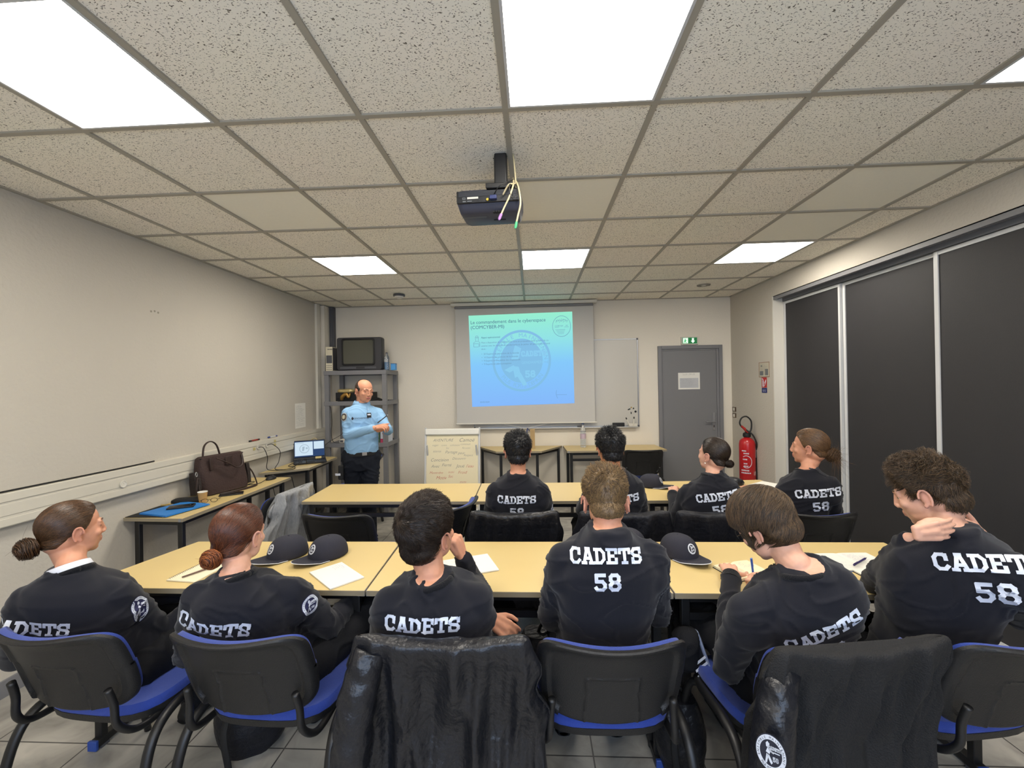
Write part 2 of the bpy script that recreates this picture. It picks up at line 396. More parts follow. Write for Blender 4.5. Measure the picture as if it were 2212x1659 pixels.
o = MB().box((XL, 3.72, 1.09), (XL+.03, 3.80, ZC-.006)).build('cover_strip', M_white); tag(o, 'upright white plastic cover strip on the left wall near the corner', 'cover strip')
o = MB().box((XL+.002, 3.86, .0), (XL+.06, 4.045, ZC-.006)).build('trim_2', M_wallb); struct(o)
cp = MB(); cp.box((-2.69, 3.98, 1.86), (-2.63, 4.045, ZC-.006)); cp.box((-2.675, 3.97, 1.86), (-2.645, 3.98, ZC-.006))
tag(cp.build('cable_channel', M_greyd, bevel=.003), 'dark grey vertical channel in the back left corner above the shelf', 'cable channel')
# printed notice on left wall
def paper_on(name, Mx, w, h, label, cat, lines, m=None, seed=1, extra=None, ink=None):
    t = thing(name, label, cat); t.matrix_world = Mx
    MB().box((0, 0, 0), (w, h, .0012)).build('sheet', m or M_paper, t)
    q = MB(); rnd = random.Random(seed); y = h-.03
    while y > .02 and lines > 0:
        scribble(q, .015, y, (w-.03)*rnd.uniform(.5, 1), .004, rnd, .0013, Matrix.Translation((0, 0, .0018))); y -= h/lines
    if q.v: q.build('print', ink or M_inkg, t)
    if extra: extra(t)
    return t
a = onX(637, 872, XL+.002); b = onX(660, 922, XL+.002)
paper_on('notice', frame((XL+.002, 3.22, b.z), (0, 1, 0), (0, 0, 1)), .23, a.z-b.z, 'white printed notice taped on the left wall above the laptop', 'notice', 26)

# right side: jamb, track, sliding panels
jb = MB(); jb.box((XR-.002, 3.055, 0), (XP+.05, 3.069, 2.535)); struct(jb.build('trim_3', M_white))
tk = MB(); tk.box((XR+.004, YR, 2.495), (XR+.02, 3.054, 2.534)); tk.box((XR+.045, YR, 2.50), (XR+.055, 3.054, 2.534)); tk.box((XR+.004, YR, 2.528), (XP+.058, 3.054, 2.534)); tk.box((XP-.01, YR, 2.475), (XP+.0, 3.054, 2.528))
struct(tk.build('trim_4', M_grey))
s1 = onX(1818, 800, XP).y; s2 = onX(2020, 700, XP).y; wd = s1-s2
ys = [3.05, s1, s2, s2-wd*1.0, s2-2*wd, s2-3*wd, YR]
for k in range(len(ys)-1):
    yb, ya = ys[k], ys[k+1]
    if yb-ya < .1: continue
    d = thing('door_%d' % (k+2), ['narrow black sliding panel nearest the fire extinguisher', 'black sliding panel between the two white uprights', 'black sliding panel at the right edge of the picture'][min(k, 2)], 'sliding panel', (XP, yb, 0)); struct(d)
    off = .022*(k % 2)
    MB().box((off+.004, -(yb-ya)+.02, .03), (off+.014, -.02, 2.45)).build('panel', M_panel, d)
    f = MB(); f.box((off-.004, -.03, .01), (off+.02, -.002, 2.47)); f.box((off-.004, -(yb-ya)+.002, .01), (off+.02, -(yb-ya)+.024, 2.47)); f.box((off-.002, -(yb-ya)+.024, 2.445), (off+.02, -.03, 2.47)); f.box((off-.002, -(yb-ya)+.024, .01), (off+.02, -.03, .04))
    f.build('panel_frame', M_alu, d)
struct(MB().box((XR+.02, YR, .0), (XP+.055, 3.054, .008)).build('trim_5', M_alu))

# door on the back wall
d = thing('door_1', 'plain grey door in the back wall', 'door', (1.767, YB, 0)); struct(d)
f = MB(); W = .84; f.box((0, -.03, 0), (.045, 0, 2.10)); f.box((W-.045, -.03, 0), (W, 0, 2.10)); f.box((.045, -.03, 2.055), (W-.045, 0, 2.10))
f.box((.045, -.015, 0), (.06, 0, 2.055)); f.box((W-.075, -.018, 0), (W-.045, 0, 2.055)); f.box((.06, -.015, 2.035), (W-.075, 0, 2.055)); f.build('door_frame', M_grey, d, bevel=.003)
MB().box((.061, -.008, .008), (W-.076, 0, 2.034)).build('door_leaf', M_door, d, bevel=.002)
h = MB(); h.box((.70, -.016, .97), (.735, -.008, 1.20)); h.tube([(.7175, -.012, 1.085), (.7175, -.05, 1.085)], .009, 10); h.tube([(.725, -.052, 1.085), (.60, -.052, 1.085)], .009, 10); h.build('door_handle', M_steel, d, smooth='auto')
MB().box((.712, -.0175, 1.005), (.723, -.0155, 1.035)).build('keyhole', M_blackm, d)
def door_extra(t):
    q = MB(); rnd = random.Random(5)
    for k in range(2): scribble(q, .06, .205-.012*k, .16, .006, rnd, .0016, Matrix.Translation((0, 0, .0018)))
    for k in range(11): scribble(q, .028, .14-.0105*k, .22*rnd.uniform(.6, 1), .003, rnd, .0009, Matrix.Translation((0, 0, .0024)))
    q.build('print', M_inkg, t)
    MB().box((.02, .02, .0013), (.263, .15, .0016)).build('table_block', mat('pale_grey', '#b5b7ba', .7), t)
paper_on('door_notice', frame((2.03, YB-.0095, 1.515), (1, 0, 0), (0, 0, 1)), .283, .222, 'white landscape notice taped on the grey door', 'notice', 0, extra=door_extra)
# exit sign
t = thing('exit_sign', 'green and white emergency exit sign above the grey door', 'exit sign', (2.075, YB, 2.11))
MB().box((0, -.03, 0), (.215, -.001, .105)).build('housing', M_white, t, bevel=.003)
MB().box((.012, -.0325, .012), (.203, -.030, .093)).build('sign_face', mat('exit_green', '#0f6b3a', .4, emit='#0f7a40', estr=.35), t)
Mf = frame((0, -.0335, 0), (1, 0, 0), (0, 0, 1))
q = MB(); q.add([(.02,.018,0),(.085,.018,0),(.085,.088,0),(.02,.088,0)], [(0,1,2,3)], Mf); q.build('doorway_symbol', mat('exit_white', '#e8f5ec', .4, emit='#d9fbe6', estr=.7), t)
Mf2 = frame((0, -.0342, 0), (1, 0, 0), (0, 0, 1))
q = MB()
for pts in ([(.042,.066),(.052,.066),(.052,.08),(.042,.08)], [(.036,.04),(.054,.04),(.058,.064),(.04,.064)], [(.036,.04),(.046,.04),(.036,.022),(.028,.024)], [(.044,.04),(.054,.042),(.068,.026),(.06,.022)], [(.054,.056),(.07,.05),(.07,.056),(.056,.063)]):
    q.add([(a, b, 0) for a, b in pts], [list(range(4))], Mf2)
q.build('running_figure', mat('exit_fig', '#12824a', .4, emit='#17b865', estr=.6), t)
q = MB(); q.add([(.135,.085,0),(.135,.05,0),(.12,.05,0),(.148,.018,0),(.176,.05,0),(.161,.05,0),(.161,.085,0)], [list(range(7))], Mf2); q.build('arrow', MATS['exit_white'], t)

# switches on right wall by the corner
for k, z in enumerate((1.245, 1.165)):
    t = thing('light_switch', ['upper brown-rimmed light switch beside the door', 'lower brown-rimmed light switch beside the door'][k], 'light switch', (XR, 3.98, z), group='pair of switches by the door')
    MB().box((-.008, -.045, -.03), (-.0, .045, .03)).build('switch_frame', mat('brown_frame', '#4a3622', .5), t, bevel=.002)
    MB().box((-.012, -.022, -.02), (-.008, .022, .02)).build('rocker', M_white, t, bevel=.001)
# fire instructions and extinguisher sign on right wall
a = onX(1634, 777, XR); b = onX(1663, 812, XR)
t = paper_on('fire_instructions', frame((XR-.001, 3.36, 1.655), (0, -1, 0), (0, 0, 1)), .22, .17, 'framed black and white fire instruction notice on the right wall', 'notice', 14, m=mat('aged_paper', '#b8b2a0', .7))
q = MB(); 
for x0, y0, x1, y1 in ((0,0,.22,.006),(0,.164,.22,.17),(0,.006,.006,.164),(.214,.006,.22,.164)): q.box((x0, y0, .001), (x1, y1, .003))
q.build('notice_frame', mat('notice_orange', '#8d6a55', .6), t)
q = MB(); q.box((.02,.02,.0013),(.09,.07,.0022)); q.box((.13,.02,.0013),(.19,.09,.0022)); q.box((.04,.12,.0013),(.07,.135,.0022)); q.build('diagram', M_inkg, t)
t = thing('extinguisher_sign', 'small red and blue fire extinguisher sign on the right wall', 'sign'); t.matrix_world = frame((XR-.001, 3.305, 1.475), (0, -1, 0), (0, 0, 1))
MB().box((0, .06, 0), (.105, .175, .002)).build('red_field', mat('sign_red', '#b32a26', .5), t)
MB().box((0, 0, 0), (.105, .056, .002)).build('blue_field', mat('sign_blue', '#1f2c6a', .5), t)
q = MB(); q.box((.018,.068,.002),(.042,.14,.0028)); q.box((.024,.14,.002),(.036,.155,.0028)); q.tube([(.03,.155,.0024),(.015,.165,.0024),(.012,.15,.0024)], .0025, 4)
for k in range(3): q.tube([(.055+.012*k,.075+.02*k,.0024),(.07+.008*k,.1+.015*k,.0024),(.062+.012*k,.12+.012*k,.0024),(.085,.13+.01*k,.0024)], .003, 4, smooth=2)
add_text(q, '6 6', .045, Matrix.Translation((.022, .012, .0026)), bold=.0)
q.build('pictogram', M_print, t)

# fire extinguisher on the floor against right wall
t = thing('fire_extinguisher', 'red fire extinguisher with a black looped hose hanging on the right wall', 'fire extinguisher', (2.635, 3.48, .40))
q = MB(); q.box((.07, -.03, .30), (.093, .03, .50)); q.build('wall_bracket', M_steel, t)
MB().lathe([(.0, 0), (.08, 0), (.088, .012), (.088, .46), (.08, .5), (.055, .525), (.03, .54), (.03, .56), (0, .56)], 32).build('cylinder', M_red, t, smooth='auto')
MB().lathe([(0, .545), (.04, .545), (.045, .56), (.042, .59), (.02, .6), (.02, .62), (0, .62)], 20).build('valve', M_blackp, t, smooth='auto')
q = MB(); q.tube([(-.0, -.03, .6), (-.04, -.03, .645), (-.075, -.03, .68)], [.013, .016, .01], 8); q.build('lever', mat('red_plastic', '#a32a22', .5), t, smooth='auto')
q = MB(); q.tube([(.03, -.02, .61), (.045, -.02, .66), (.04, -.02, .74), (-.01, -.02, .79), (-.065, -.02, .775), (-.09, -.02, .72), (-.07, -.02, .67), (-.02, -.04, .63), (.03, -.07, .58), (.07, -.07, .5), (.095, -.04, .42), (.1, -.02, .38)], .009, 10, smooth=6); q.build('hose', M_blackp, t, smooth=True)
q = MB(); q.tube([(.1, -.02, .38), (.104, -.02, .2), (.1, -.02, .02)], [.014, .02, .024], 12); q.build('nozzle', M_blackm, t, smooth='auto')
q = MB()
def cyl_warp(r, th0, z0):
    return lambda x, y, z=0: (r*math.sin(th0+x/r), -r*math.cos(th0+x/r), z0+y)
wp = cyl_warp(.0888, -.55, 0)
for i in range(28):
    a0, a1 = 2*PI*i/28, 2*PI*(i+1)/28
    if 2.2 < a0 < 3.9: continue
    q.add([wp(.06*math.cos(a0), .26+.075*math.sin(a0)), wp(.06*math.cos(a1), .26+.075*math.sin(a1)), wp(.053*math.cos(a1), .26+.068*math.sin(a1)), wp(.053*math.cos(a0), .26+.068*math.sin(a0))], [(0, 1, 2, 3)])
for k, (x, y, s) in enumerate(((-.05,.38,.05), (-.03,.35,.06), (-.04,.28,.05), (-.03,.23,.04), (-.03,.2,.05), (-.06,.15,.09), (-.06,.12,.11))):
    for m_ in range(6): q.add([wp(x+s*m_/6, y), wp(x+s*(m_+.7)/6, y), wp(x+s*(m_+.7)/6, y+.016), wp(x+s*m_/6, y+.014)], [(0, 1, 2, 3)])
q.build('printed_label', M_print, t)
q = MB(); q.add([wp(.085,.1), wp(.12,.1), wp(.12,.145), wp(.085,.145)], [(0,1,2,3)]); q.build('inspection_tag', M_paper, t)

# ceiling fittings
c = onZ(862, 636, ZC)
t = thing('smoke_detector', 'round white and grey smoke detector on the ceiling near the left corner', 'smoke detector', (c.x, c.y, ZC-.005))
MB().lathe([(0, 0), (.07, 0), (.07, -.016), (.066, -.02), (0, -.02)], 28).build('base', M_greyd, t, smooth='auto')
MB().lathe([(0, -.02), (.055, -.02), (.052, -.034), (.03, -.045), (0, -.046)], 28).build('cap', M_white, t, smooth='auto')
c = onZ(1520, 616, ZC)
MBv = MB(); 
for r in (.075, .055, .035): MBv.lathe([(r-.006, 0), (r-.006, -.008), (r, -.008), (r, 0)], 28)
t = thing('ceiling_vent', 'small round white vent on the ceiling near the exit sign', 'vent', (c.x, c.y, ZC+.003)); MBv.build('rings', M_tbar, t, smooth='auto'); MB().lathe([(0, 0), (.028, 0), (.024, -.012), (0, -.013)], 20).build('centre', M_white, t, smooth='auto')

# ------------------------------------------------------------------ projector
PX, PY = -.045, .33
t = thing('projector', 'dark projector hanging from a black ceiling pole with loose cables', 'projector', (PX, PY, ZC))
q = MB(); q.box((-.03, -.02, -.17), (.03, .02, -.004)); q.box((-.032, -.013, -.15), (.032, .013, -.008)); q.build('pole', M_black, t, bevel=.006)
q = MB(); q.prism([(-.07, -.06), (.07, -.06), (.05, .06), (-.05, .06)], -.19, -.165); q.build('bracket', M_black, t, bevel=.004)
bx = MB(); tilt = Matrix.Translation((-.056, .07, -.232)) @ Matrix.Rotation(R(2), 4, 'X') @ Matrix.Rotation(R(-3), 4, 'Z')
def rr(w, h, r, n=5):
    pts = []
    for cx, cy, a0 in ((w/2-r, h/2-r, 0), (-w/2+r, h/2-r, 90), (-w/2+r, -h/2+r, 180), (w/2-r, -h/2+r, 270)):
        for k in range(n+1): a = R(a0+90*k/n); pts.append((cx+r*math.cos(a), cy+r*math.sin(a)))
    return pts
b2 = MB(); b2.loft([[(x*s, y*s2+oy, z) for x, y in rr(.31, .22, .03)] for z, s, s2, oy in ((-.048, .86, .72, .02), (-.04, .93, .85, .015), (.0, 1, 1, 0), (.04, 1, 1, 0), (.05, .97, .95, 0))])
b2.build('body', mat('projector_body', '#3a3d4c', .5), t, M=tilt, smooth='auto')
b3 = MB(); b3.box((-.15, -.113, -.012), (.15, -.1, .045)); b3.build('rear_panel', M_blackp, t, M=tilt, bevel=.003)
b4 = MB()
for k in range(7): b4.box((-.14, -.116, .018+.0035*k), (.14, -.113, .0195+.0035*k))
for k in range(9): b4.box((.12, -.119, -.008+.005*k), (.146, -.113, -.0055+.005*k))
b4.build('vent_grille', M_greyd, t, M=tilt)
MB().box((-.098, -.1148, .006), (-.045, -.1132, .015)).build('rating_label', M_white, t, M=tilt)
q = MB()
for x0, x1, z0, z1 in ((-.122, -.106, .004, .007), (-.122, -.106, .011, .014), (-.122, -.12, .004, .014), (-.108, -.106, .004, .014), (-.12, -.105, -.007, -.002), (-.098, -.076, -.006, -.002)): q.box((x0, -.1146, z0), (x1, -.1134, z1))
q.build('port_markings', M_inkg, t, M=tilt)
MB().box((.012, -.135, -.006), (.045, -.113, .012)).build('video_plug', mat('plug_blue', '#26305c', .5), t, M=tilt, bevel=.002)
MB().lathe([(0, 0), (.006, 0), (.006, .008), (0, .008)], 12, Matrix.Translation((0.0, -.113, -.002)) @ Matrix.Rotation(R(90), 4, 'X')).build('video_port', mat('port_yellow', '#c9b341', .4), t, M=tilt)
MB().box((-.135, -.03, -.0490), (-.02, -.015, -.047)).build('underside_seam', M_greyd, t, M=tilt)
q = MB()
for k in range(4): q.box((.02+.012*k, -.085, -.050), (.029+.012*k, -.06, -.043))
q.box((.01, .02, -.051), (.07, .028, -.045)); q.build('underside_slots', M_blackm, t, M=tilt)
MB().lathe([(0, 0), (.03, 0), (.03, .02), (.024, .022), (0, .01)], 20, tilt @ Matrix.Translation((.09, .105, .0)) @ Matrix.Rotation(R(-90), 4, 'X')).build('lens', M_blackp, t, smooth='auto')
q = MB(); q.tube([(.012, -.06, -.225), (.04, -.08, -.19), (.065, -.06, -.175), (.072, -.045, -.16), (.066, -.02, -.06), (.06, 0, -.005)], .0042, 8, smooth=6); q.build('video_cable', mat('cream_cable', '#b6aa87', .5), t, smooth=True)
q = MB(); q.tube([(.06, -.02, -.13), (.062, -.08, -.19), (.045, -.1, -.25), (.02, -.1, -.3), (.006, -.1, -.33)], .0042, 8, smooth=6); q.build('loose_cable', MATS['cream_cable'], t, smooth=True)
q = MB(); q.tube([(.07, -.02, -.14), (.085, -.08, -.2), (.095, -.1, -.28), (.082, -.1, -.34), (.075, -.1, -.37)], .0042, 8, smooth=6); q.build('loose_cable', MATS['cream_cable'], t, smooth=True)
q = MB(); q.tube([(.006, -.1, -.33), (-.003, -.1, -.35), (-.006, -.1, -.358)], [.006, .007, .004], 10); q.build('purple_connector', mat('purple_plug', '#a77ab8', .5), t, smooth='auto')
q = MB(); q.tube([(.075, -.1, -.37), (.07, -.1, -.392), (.068, -.1, -.40)], [.006, .007, .004], 10); q.build('green_connector', mat('green_plug', '#3f9d6c', .5), t, smooth='auto')
q = MB(); q.tube([(-.03, -.05, -.215), (.0, -.08, -.19), (.05, -.06, -.16), (.065, -.03, -.14)], .0025, 8, smooth=6); q.tube([(.06, -.04, -.17), (.045, -.1, -.2), (.05, -.1, -.25), (.075, -.1, -.255), (.08, -.08, -.2), (.065, -.04, -.165)], .0025, 8, smooth=6); q.build('power_cable', M_black, t, smooth=True)

# ------------------------------------------------------------------ screen
t = thing('projection_screen', 'pulled-down white projection screen showing a blue-green slide', 'projection screen', (-.02, 3.96, 2.68))
q = MB(); q.box((-.98, -.03, .005), (.98, .06, .05)); q.build('case', M_white, t, bevel=.008)
q = MB(); q.box((-.93, -.02, -.03), (.93, .04, .005)); q.build('roller', M_grey, t, bevel=.01)
q = MB(); n = 10; q.box((-.92, 0, -1.57), (.93, .003, -.02)); q.build('screen_fabric', mat('screen_cloth', '#bdbbb6', .8), t)
MB().box((-.935, -.008, -1.588), (.955, .012, -1.57)).build('bottom_bar', M_white, t, bevel=.003)
q = MB(); q.tube([(-.28, .0, -1.59), (-.03, 0, -1.645), (0.03, 0, -1.645), (.3, 0, -1.588)], .003, 6); q.build('pull_bracket', M_alu, t)
q = MB(); q.tube([(.03, 0, -1.645), (.02, 0, -1.7), (.04, 0, -1.75), (.0, 0, -1.78)], .006, 6, smooth=4); q.tube([(.03, 0, -1.645), (.055, 0, -1.69)], .004, 6); q.build('pull_cord', mat('cord_blue', '#27407c', .7), t)
# slide: bilinear quad on the cloth
c4 = [onY(1012, 682, 3.958), onY(1236, 673, 3.958), onY(1241, 871, 3.958), onY(1020, 879, 3.958)]
L0 = Vector((-.02, 3.96, 2.68))
def SL(u, v, off=0.0):   # u 0..1 left-right, v 0..1 bottom-top
    a, b, c_, d_ = c4[3], c4[2], c4[0], c4[1]
    p = (a*(1-u)+b*u)*(1-v)+(c_*(1-u)+d_*u)*v
    return (p.x-L0.x, -.0015-off, p.z-L0.z)
sm_ = bpy.data.materials.new('slide_light'); sm_.use_nodes = True; nt = sm_.node_tree; b = nt.nodes['Principled BSDF']
b.inputs['Base Color'].default_value = (0, 0, 0, 1); b.inputs['Specular IOR Level'].default_value = 0
uvn = nt.nodes.new('ShaderNodeUVMap'); sx = nt.nodes.new('ShaderNodeSeparateXYZ'); cr = nt.nodes.new('ShaderNodeValToRGB')
e = cr.color_ramp.elements; e[0].position = 0; e[0].color = lin('#86b9fb'); e[1].position = 1; e[1].color = lin('#97efd0')
x = e.new(.45); x.color = lin('#86c9fb'); x = e.new(.72); x.color = lin('#92e3e6')
nt.links.new(uvn.outputs[0], sx.inputs[0]); nt.links.new(sx.outputs[1], cr.inputs[0]); nt.links.new(cr.outputs[0], b.inputs['Emission Color']); b.inputs['Emission Strength'].default_value = 1.0
q = MB(); N = 8
q.v = [Vector(SL(i/N, j/N)) for j in range(N+1) for i in range(N+1)]; q.f = [[j*(N+1)+i, j*(N+1)+i+1, (j+1)*(N+1)+i+1, (j+1)*(N+1)+i] for j in range(N) for i in range(N)]
o = q.build('projected_slide', sm_, t); uv = o.data.uv_layers.new(name='uv')
for lp in o.data.loops: vi = lp.vertex_index; uv.data[lp.index].uv = ((vi % (N+1))/N, (vi//(N+1))/N)
SLM = {}
def slide_ink(name, colr, es=1.0):
    m = bpy.data.materials.new(name); m.use_nodes = True; b = m.node_tree.nodes['Principled BSDF']
    b.inputs['Base Color'].default_value = (0, 0, 0, 1); b.inputs['Specular IOR Level'].default_value = 0; b.inputs['Emission Color'].default_value = lin(colr); b.inputs['Emission Strength'].default_value = es; return m
Ik = slide_ink('slide_ink_dark', '#4f6f90'); Ig = slide_ink('slide_ink_mid', '#6f97b4'); Iw1 = slide_ink('slide_mark_dark', '#84bfe6'); Iw2 = slide_ink('slide_mark_light', '#8ccdf0')
def stext(s, x, y, size, layer, mbx, bold=0, align='LEFT'):
    add_text(mbx, s, size, None, align, bold, 0, warp=lambda a, b, c=0: SL(x+a*.84, y+b, .0006*layer))
wm1 = MB(); wm2 = MB()
cx, cy, rx = .5, .485, .285
def ringp(mbx, r0, r1, layer, ny=1.2):
    for i in range(72):
        a0, a1 = 2*PI*i/72, 2*PI*(i+1)/72
        mbx.add([SL(cx+r*rx*math.cos(a), cy+r*rx*ny*math.sin(a)+0, .0006*layer) for r, a in ((r0, a0), (r1, a0), (r1, a1), (r0, a1))], [(0, 1, 2, 3)])
ringp(wm1, .92, 1.0, 1, 1.18); ringp(wm1, 0.001, .72, 1, 1.18)
for word, a0, a1, flip in (('ENSEMBLE MAINTENANT', 190, -10, False), ('PLUS FORTS DEMAIN', 215, 325, True)):
    for i, ch in enumerate(word):
        if ch == ' ': continue
        a = R(a0+(a1-a0)*(i+.5)/len(word)); rot = a-PI/2 if not flip else a+PI/2; rr_ = .77 if not flip else .88
        cs, sn = math.cos(rot), math.sin(rot)
        add_text(wm1, ch, .062, None, 'CENTER', 0, 0, warp=lambda u, v, c=0: SL(cx+(rr_*rx*math.cos(a))+(u*cs-v*sn)*.9, cy+rr_*rx*1.18*math.sin(a)+(u*sn+v*cs), .0006))
for s, x, y, h in (('CADETS', .62, .53, .06), ('58', .58, .3, .075)):
    for qd in slab_quads(s, 0, 0, h, .62, .14, .24): wm2.add([SL(x+p.x*.9, y+p.y, .0012) for p in qd], [(0, 1, 2, 3)])
add_text(wm2, 'GENDARMERIE', .042, None, 'CENTER', 0, 0, warp=lambda u, v, c=0: SL(.61+u*.8, .45+v, .0012))
for pts in ([(.33,.39),(.42,.44),(.45,.40),(.38,.36)], [(.41,.43),(.47,.42),(.49,.33),(.43,.3)], [(.44,.34),(.49,.35),(.55,.22),(.51,.21)], [(.40,.5),(.47,.5),(.5,.62),(.44,.66),(.39,.6)]):
    wm2.add([SL(a, b, .0012) for a, b in pts], [(0, 1, 2, 3)])
wm1.build('slide_emblem', Iw1, t); wm2.build('slide_emblem_light', Iw2, t)
q = MB(); stext('Le commandement dans le cyberespace', .015, .905, .054, 3, q); stext('(COMCYBER-MI)', .015, .85, .054, 3, q); stext('Appui opérationnel', .115, .745, .028, 3, q); q.build('slide_title', Ik, t)
q = MB()
stext('Mise à disposition de compétences rares et projetables dans le cadre de co-', .112, .69, .0255, 3, q); stext('saisines avec les services de gendarmerie et de police  64 personnels au total', .112, .655, .0255, 3, q); stext('dont :', .112, .62, .0255, 3, q)
for k, s in enumerate(('20 Experts en extraction de la donnée', '10 Experts des sciences de la donnée', '9 Experts en traçabilité des cryptoactifs', '9 Experts en rétroconception')): stext('•  '+s, .112, .565-.037*k, .0265, 3, q)
stext('05/03/2024', .08, .04, .024, 3, q); q.build('slide_text', Ig, t)
q = MB()   # small round logo, person icon, link mark
cx, cy = .895, .845
for r0, r1 in ((.96, 1.0),):
    for i in range(48):
        a0, a1 = 2*PI*i/48, 2*PI*(i+1)/48
        q.add([SL(cx+r*.088*math.cos(a), cy+r*.115*math.sin(a), .0018) for r, a in ((r0, a0), (r1, a0), (r1, a1), (r0, a1))], [(0, 1, 2, 3)])
def sline(pts, wd=.003):
    for a, b in zip(pts[:-1], pts[1:]):
        d = Vector((b[0]-a[0], b[1]-a[1])).normalized(); nx, ny = -d.y*wd/2, d.x*wd/2
        q.add([SL(a[0]+nx, a[1]+ny, .0018), SL(a[0]-nx, a[1]-ny, .0018), SL(b[0]-nx, b[1]-ny, .0018), SL(b[0]+nx, b[1]+ny, .0018)], [(0, 1, 2, 3)])
for k in range(7):
    x0 = .845+.017*k; sline([(x0, .93-.006*abs(k-3)), (x0+.006, .905), (x0-.004, .885+.008*(k % 2))], .003)
sline([(.84,.9),(.86,.915),(.89,.905),(.92,.918),(.95,.9)], .003)
stext('COM', .83, .842, .022, 3, q); stext('CYBER', .866, .842, .018, 3, q); stext('MI', .935, .842, .022, 3, q); sline([(.83,.835),(.87,.835)], .003); sline([(.92,.835),(.965,.835)], .003)
for k in range(5): sline([(.835+.006*k, .81-.012*k), (.93-.004*k, .81-.012*k)], .0025)
sline([(.04,.655),(.04,.7),(.06,.715),(.085,.715),(.1,.7),(.1,.655)]); sline([(.04,.69),(.09,.69),(.09,.655),(.04,.655)]); 
sline([(.06,.72),(.058,.76),(.066,.775),(.08,.775),(.088,.76),(.086,.72)]); sline([(.058,.76),(.088,.76)]); sline([(.063,.75),(.084,.75)])
sline([(.83,.15),(.825,.11),(.83,.08),(.84,.06)], .0025); sline([(.83,.1),(.93,.098)], .0025)
q.build('slide_symbols', Ig, t)

# whiteboard behind the screen
t = thing('whiteboard', 'white wall board partly hidden behind the projection screen', 'whiteboard', (-.72, 4.03, 1.03))
MB().box((.01, .002, .01), (2.21, .018, 1.17)).build('board', mat('whiteboard_enamel', '#bfbcb4', .25, spec=.6), t)
q = MB(); q.box((0, -.003, 0), (2.225, .019, .016)); q.box((0, -.003, 1.165), (2.225, .019, 1.18)); q.box((0, -.003, .016), (.014, .019, 1.165)); q.box((2.211, -.003, .016), (2.225, .019, 1.165)); q.build('board_frame', M_steel, t, bevel=.002)
q = MB(); 
for x_ in (0, 2.205):
    for z_ in (-.004, 1.16): q.box((x_, -.006, z_), (x_+.022, .019, z_+.024))
q.build('corner_cap', M_greyd, t)
q = MB(); q.box((.05, -.05, -.008), (2.2, -.003, .004)); q.build('pen_tray', M_alu, t, bevel=.002)
def onW(px, py): return onY(px, py, 4.024)
for (px, py, s, mm, lab) in ((1359, 884, 'bar', M_black, 'short black bar magnet, leftmost on the whiteboard'), (1364, 880, 'dot', mat('magnet_yellow', '#a98d3c', .5), 'small yellow round magnet on the whiteboard'), (1368.5, 882, 'dot', M_black, 'small black round magnet right of the yellow one'), (1373, 889, 'big', M_black, 'larger black round magnet near the board edge'), (1363.5, 892, 'tick', M_black, 'small upright black magnet above the marker holder')):
    p = onW(px, py); q = MB()
    Mx = Matrix.Translation((p.x, 4.031, p.z)) @ Matrix.Rotation(R(90), 4, 'X')
    if s in ('dot', 'big'): r = .009 if s == 'dot' else .014; q.lathe([(0, 0), (r, 0), (r, .006), (0, .008)], 16, Mx)
    elif s == 'bar': q.cbox((0, 0, .004), (.035, .012, .008), Mx @ Matrix.Rotation(R(25), 4, 'Z'))
    else: q.cbox((0, 0, .004), (.01, .026, .008), Mx)
    tag(q.build('magnet', mm, smooth='auto'), lab, 'magnet', 'magnets on the whiteboard')
p = onW(1335, 916); o = MB().cbox((0, 0, 0), (.155, .04, .05)).build('board_eraser', M_black, bevel=.005, loc=(p.x, 3.995, 1.062)); tag(o, 'black board eraser standing on the whiteboard tray', 'board eraser')
p = onW(1367, 915); t = thing('marker_holder', 'small white marker holder at the lower right of the whiteboard', 'marker holder', (p.x, 3.99, 1.0355))
q = MB(); q.box((-.065, -.015, 0), (.045, .02, .04)); q.build('tray', M_white, t, bevel=.003)
for k, (dx, ang, lab) in enumerate(((-.055, -22, 'white marker leaning left out of the holder'), (-.005, 4, 'white marker standing upright in the holder'))):
    t = thing('marker', lab, 'marker', (p.x+dx, 3.965, 1.04), group='markers on the whiteboard'); t.rotation_euler = (0, R(ang), 0)
    MB().lathe([(0, 0), (.008, 0), (.008, .1), (0, .1)], 12).build('barrel', M_white, t, smooth='auto'); MB().lathe([(0, .1), (.0085, .1), (.008, .125), (0, .126)], 12).build('cap', M_black, t, smooth='auto')
p = onW(1252, 918); o = MB().cbox((0, 0, 0), (.07, .016, .016)).build('marker', M_greyd, bevel=.004, loc=(p.x, 3.995, 1.046)); tag(o, 'dark marker lying on the whiteboard tray beneath the screen', 'marker')

# ------------------------------------------------------------------ shelf unit with television
t = thing('metal_shelf', 'grey painted metal shelf unit in the back left corner', 'shelf unit', (-2.56, 3.55, 0))
q = MB(); SW, SD = .80, .47
for x_ in (0, SW-.055):
    for y_ in (0, SD-.05): q.box((x_, y_, 0), (x_+.055, y_+.05, 1.83))
q.build('upright', M_grey, t, bevel=.003)
for z_ in (1.78, 1.39, .86, .2):
    q = MB(); q.box((.002, .002, z_+.01), (SW-.002, SD-.002, z_+.045)); q.box((-.004, -.006, z_), (SW+.004, .004, z_+.055)); q.box((SW-.006, 0, z_), (SW+.004, SD, z_+.055)); q.box((0, SD-.004, z_), (SW, SD+.002, z_+.055)); q.build('shelf', M_grey, t, bevel=.003)
ZT = 1.836
t = thing('television', 'old dark grey tube television on top of the metal shelf', 'television', (-2.115, 3.58, ZT))
q = MB()
def rrx(w, h, r, cx=0, cz=0): return [(x+cx, y+cz) for x, y in rr(w, h, r)]
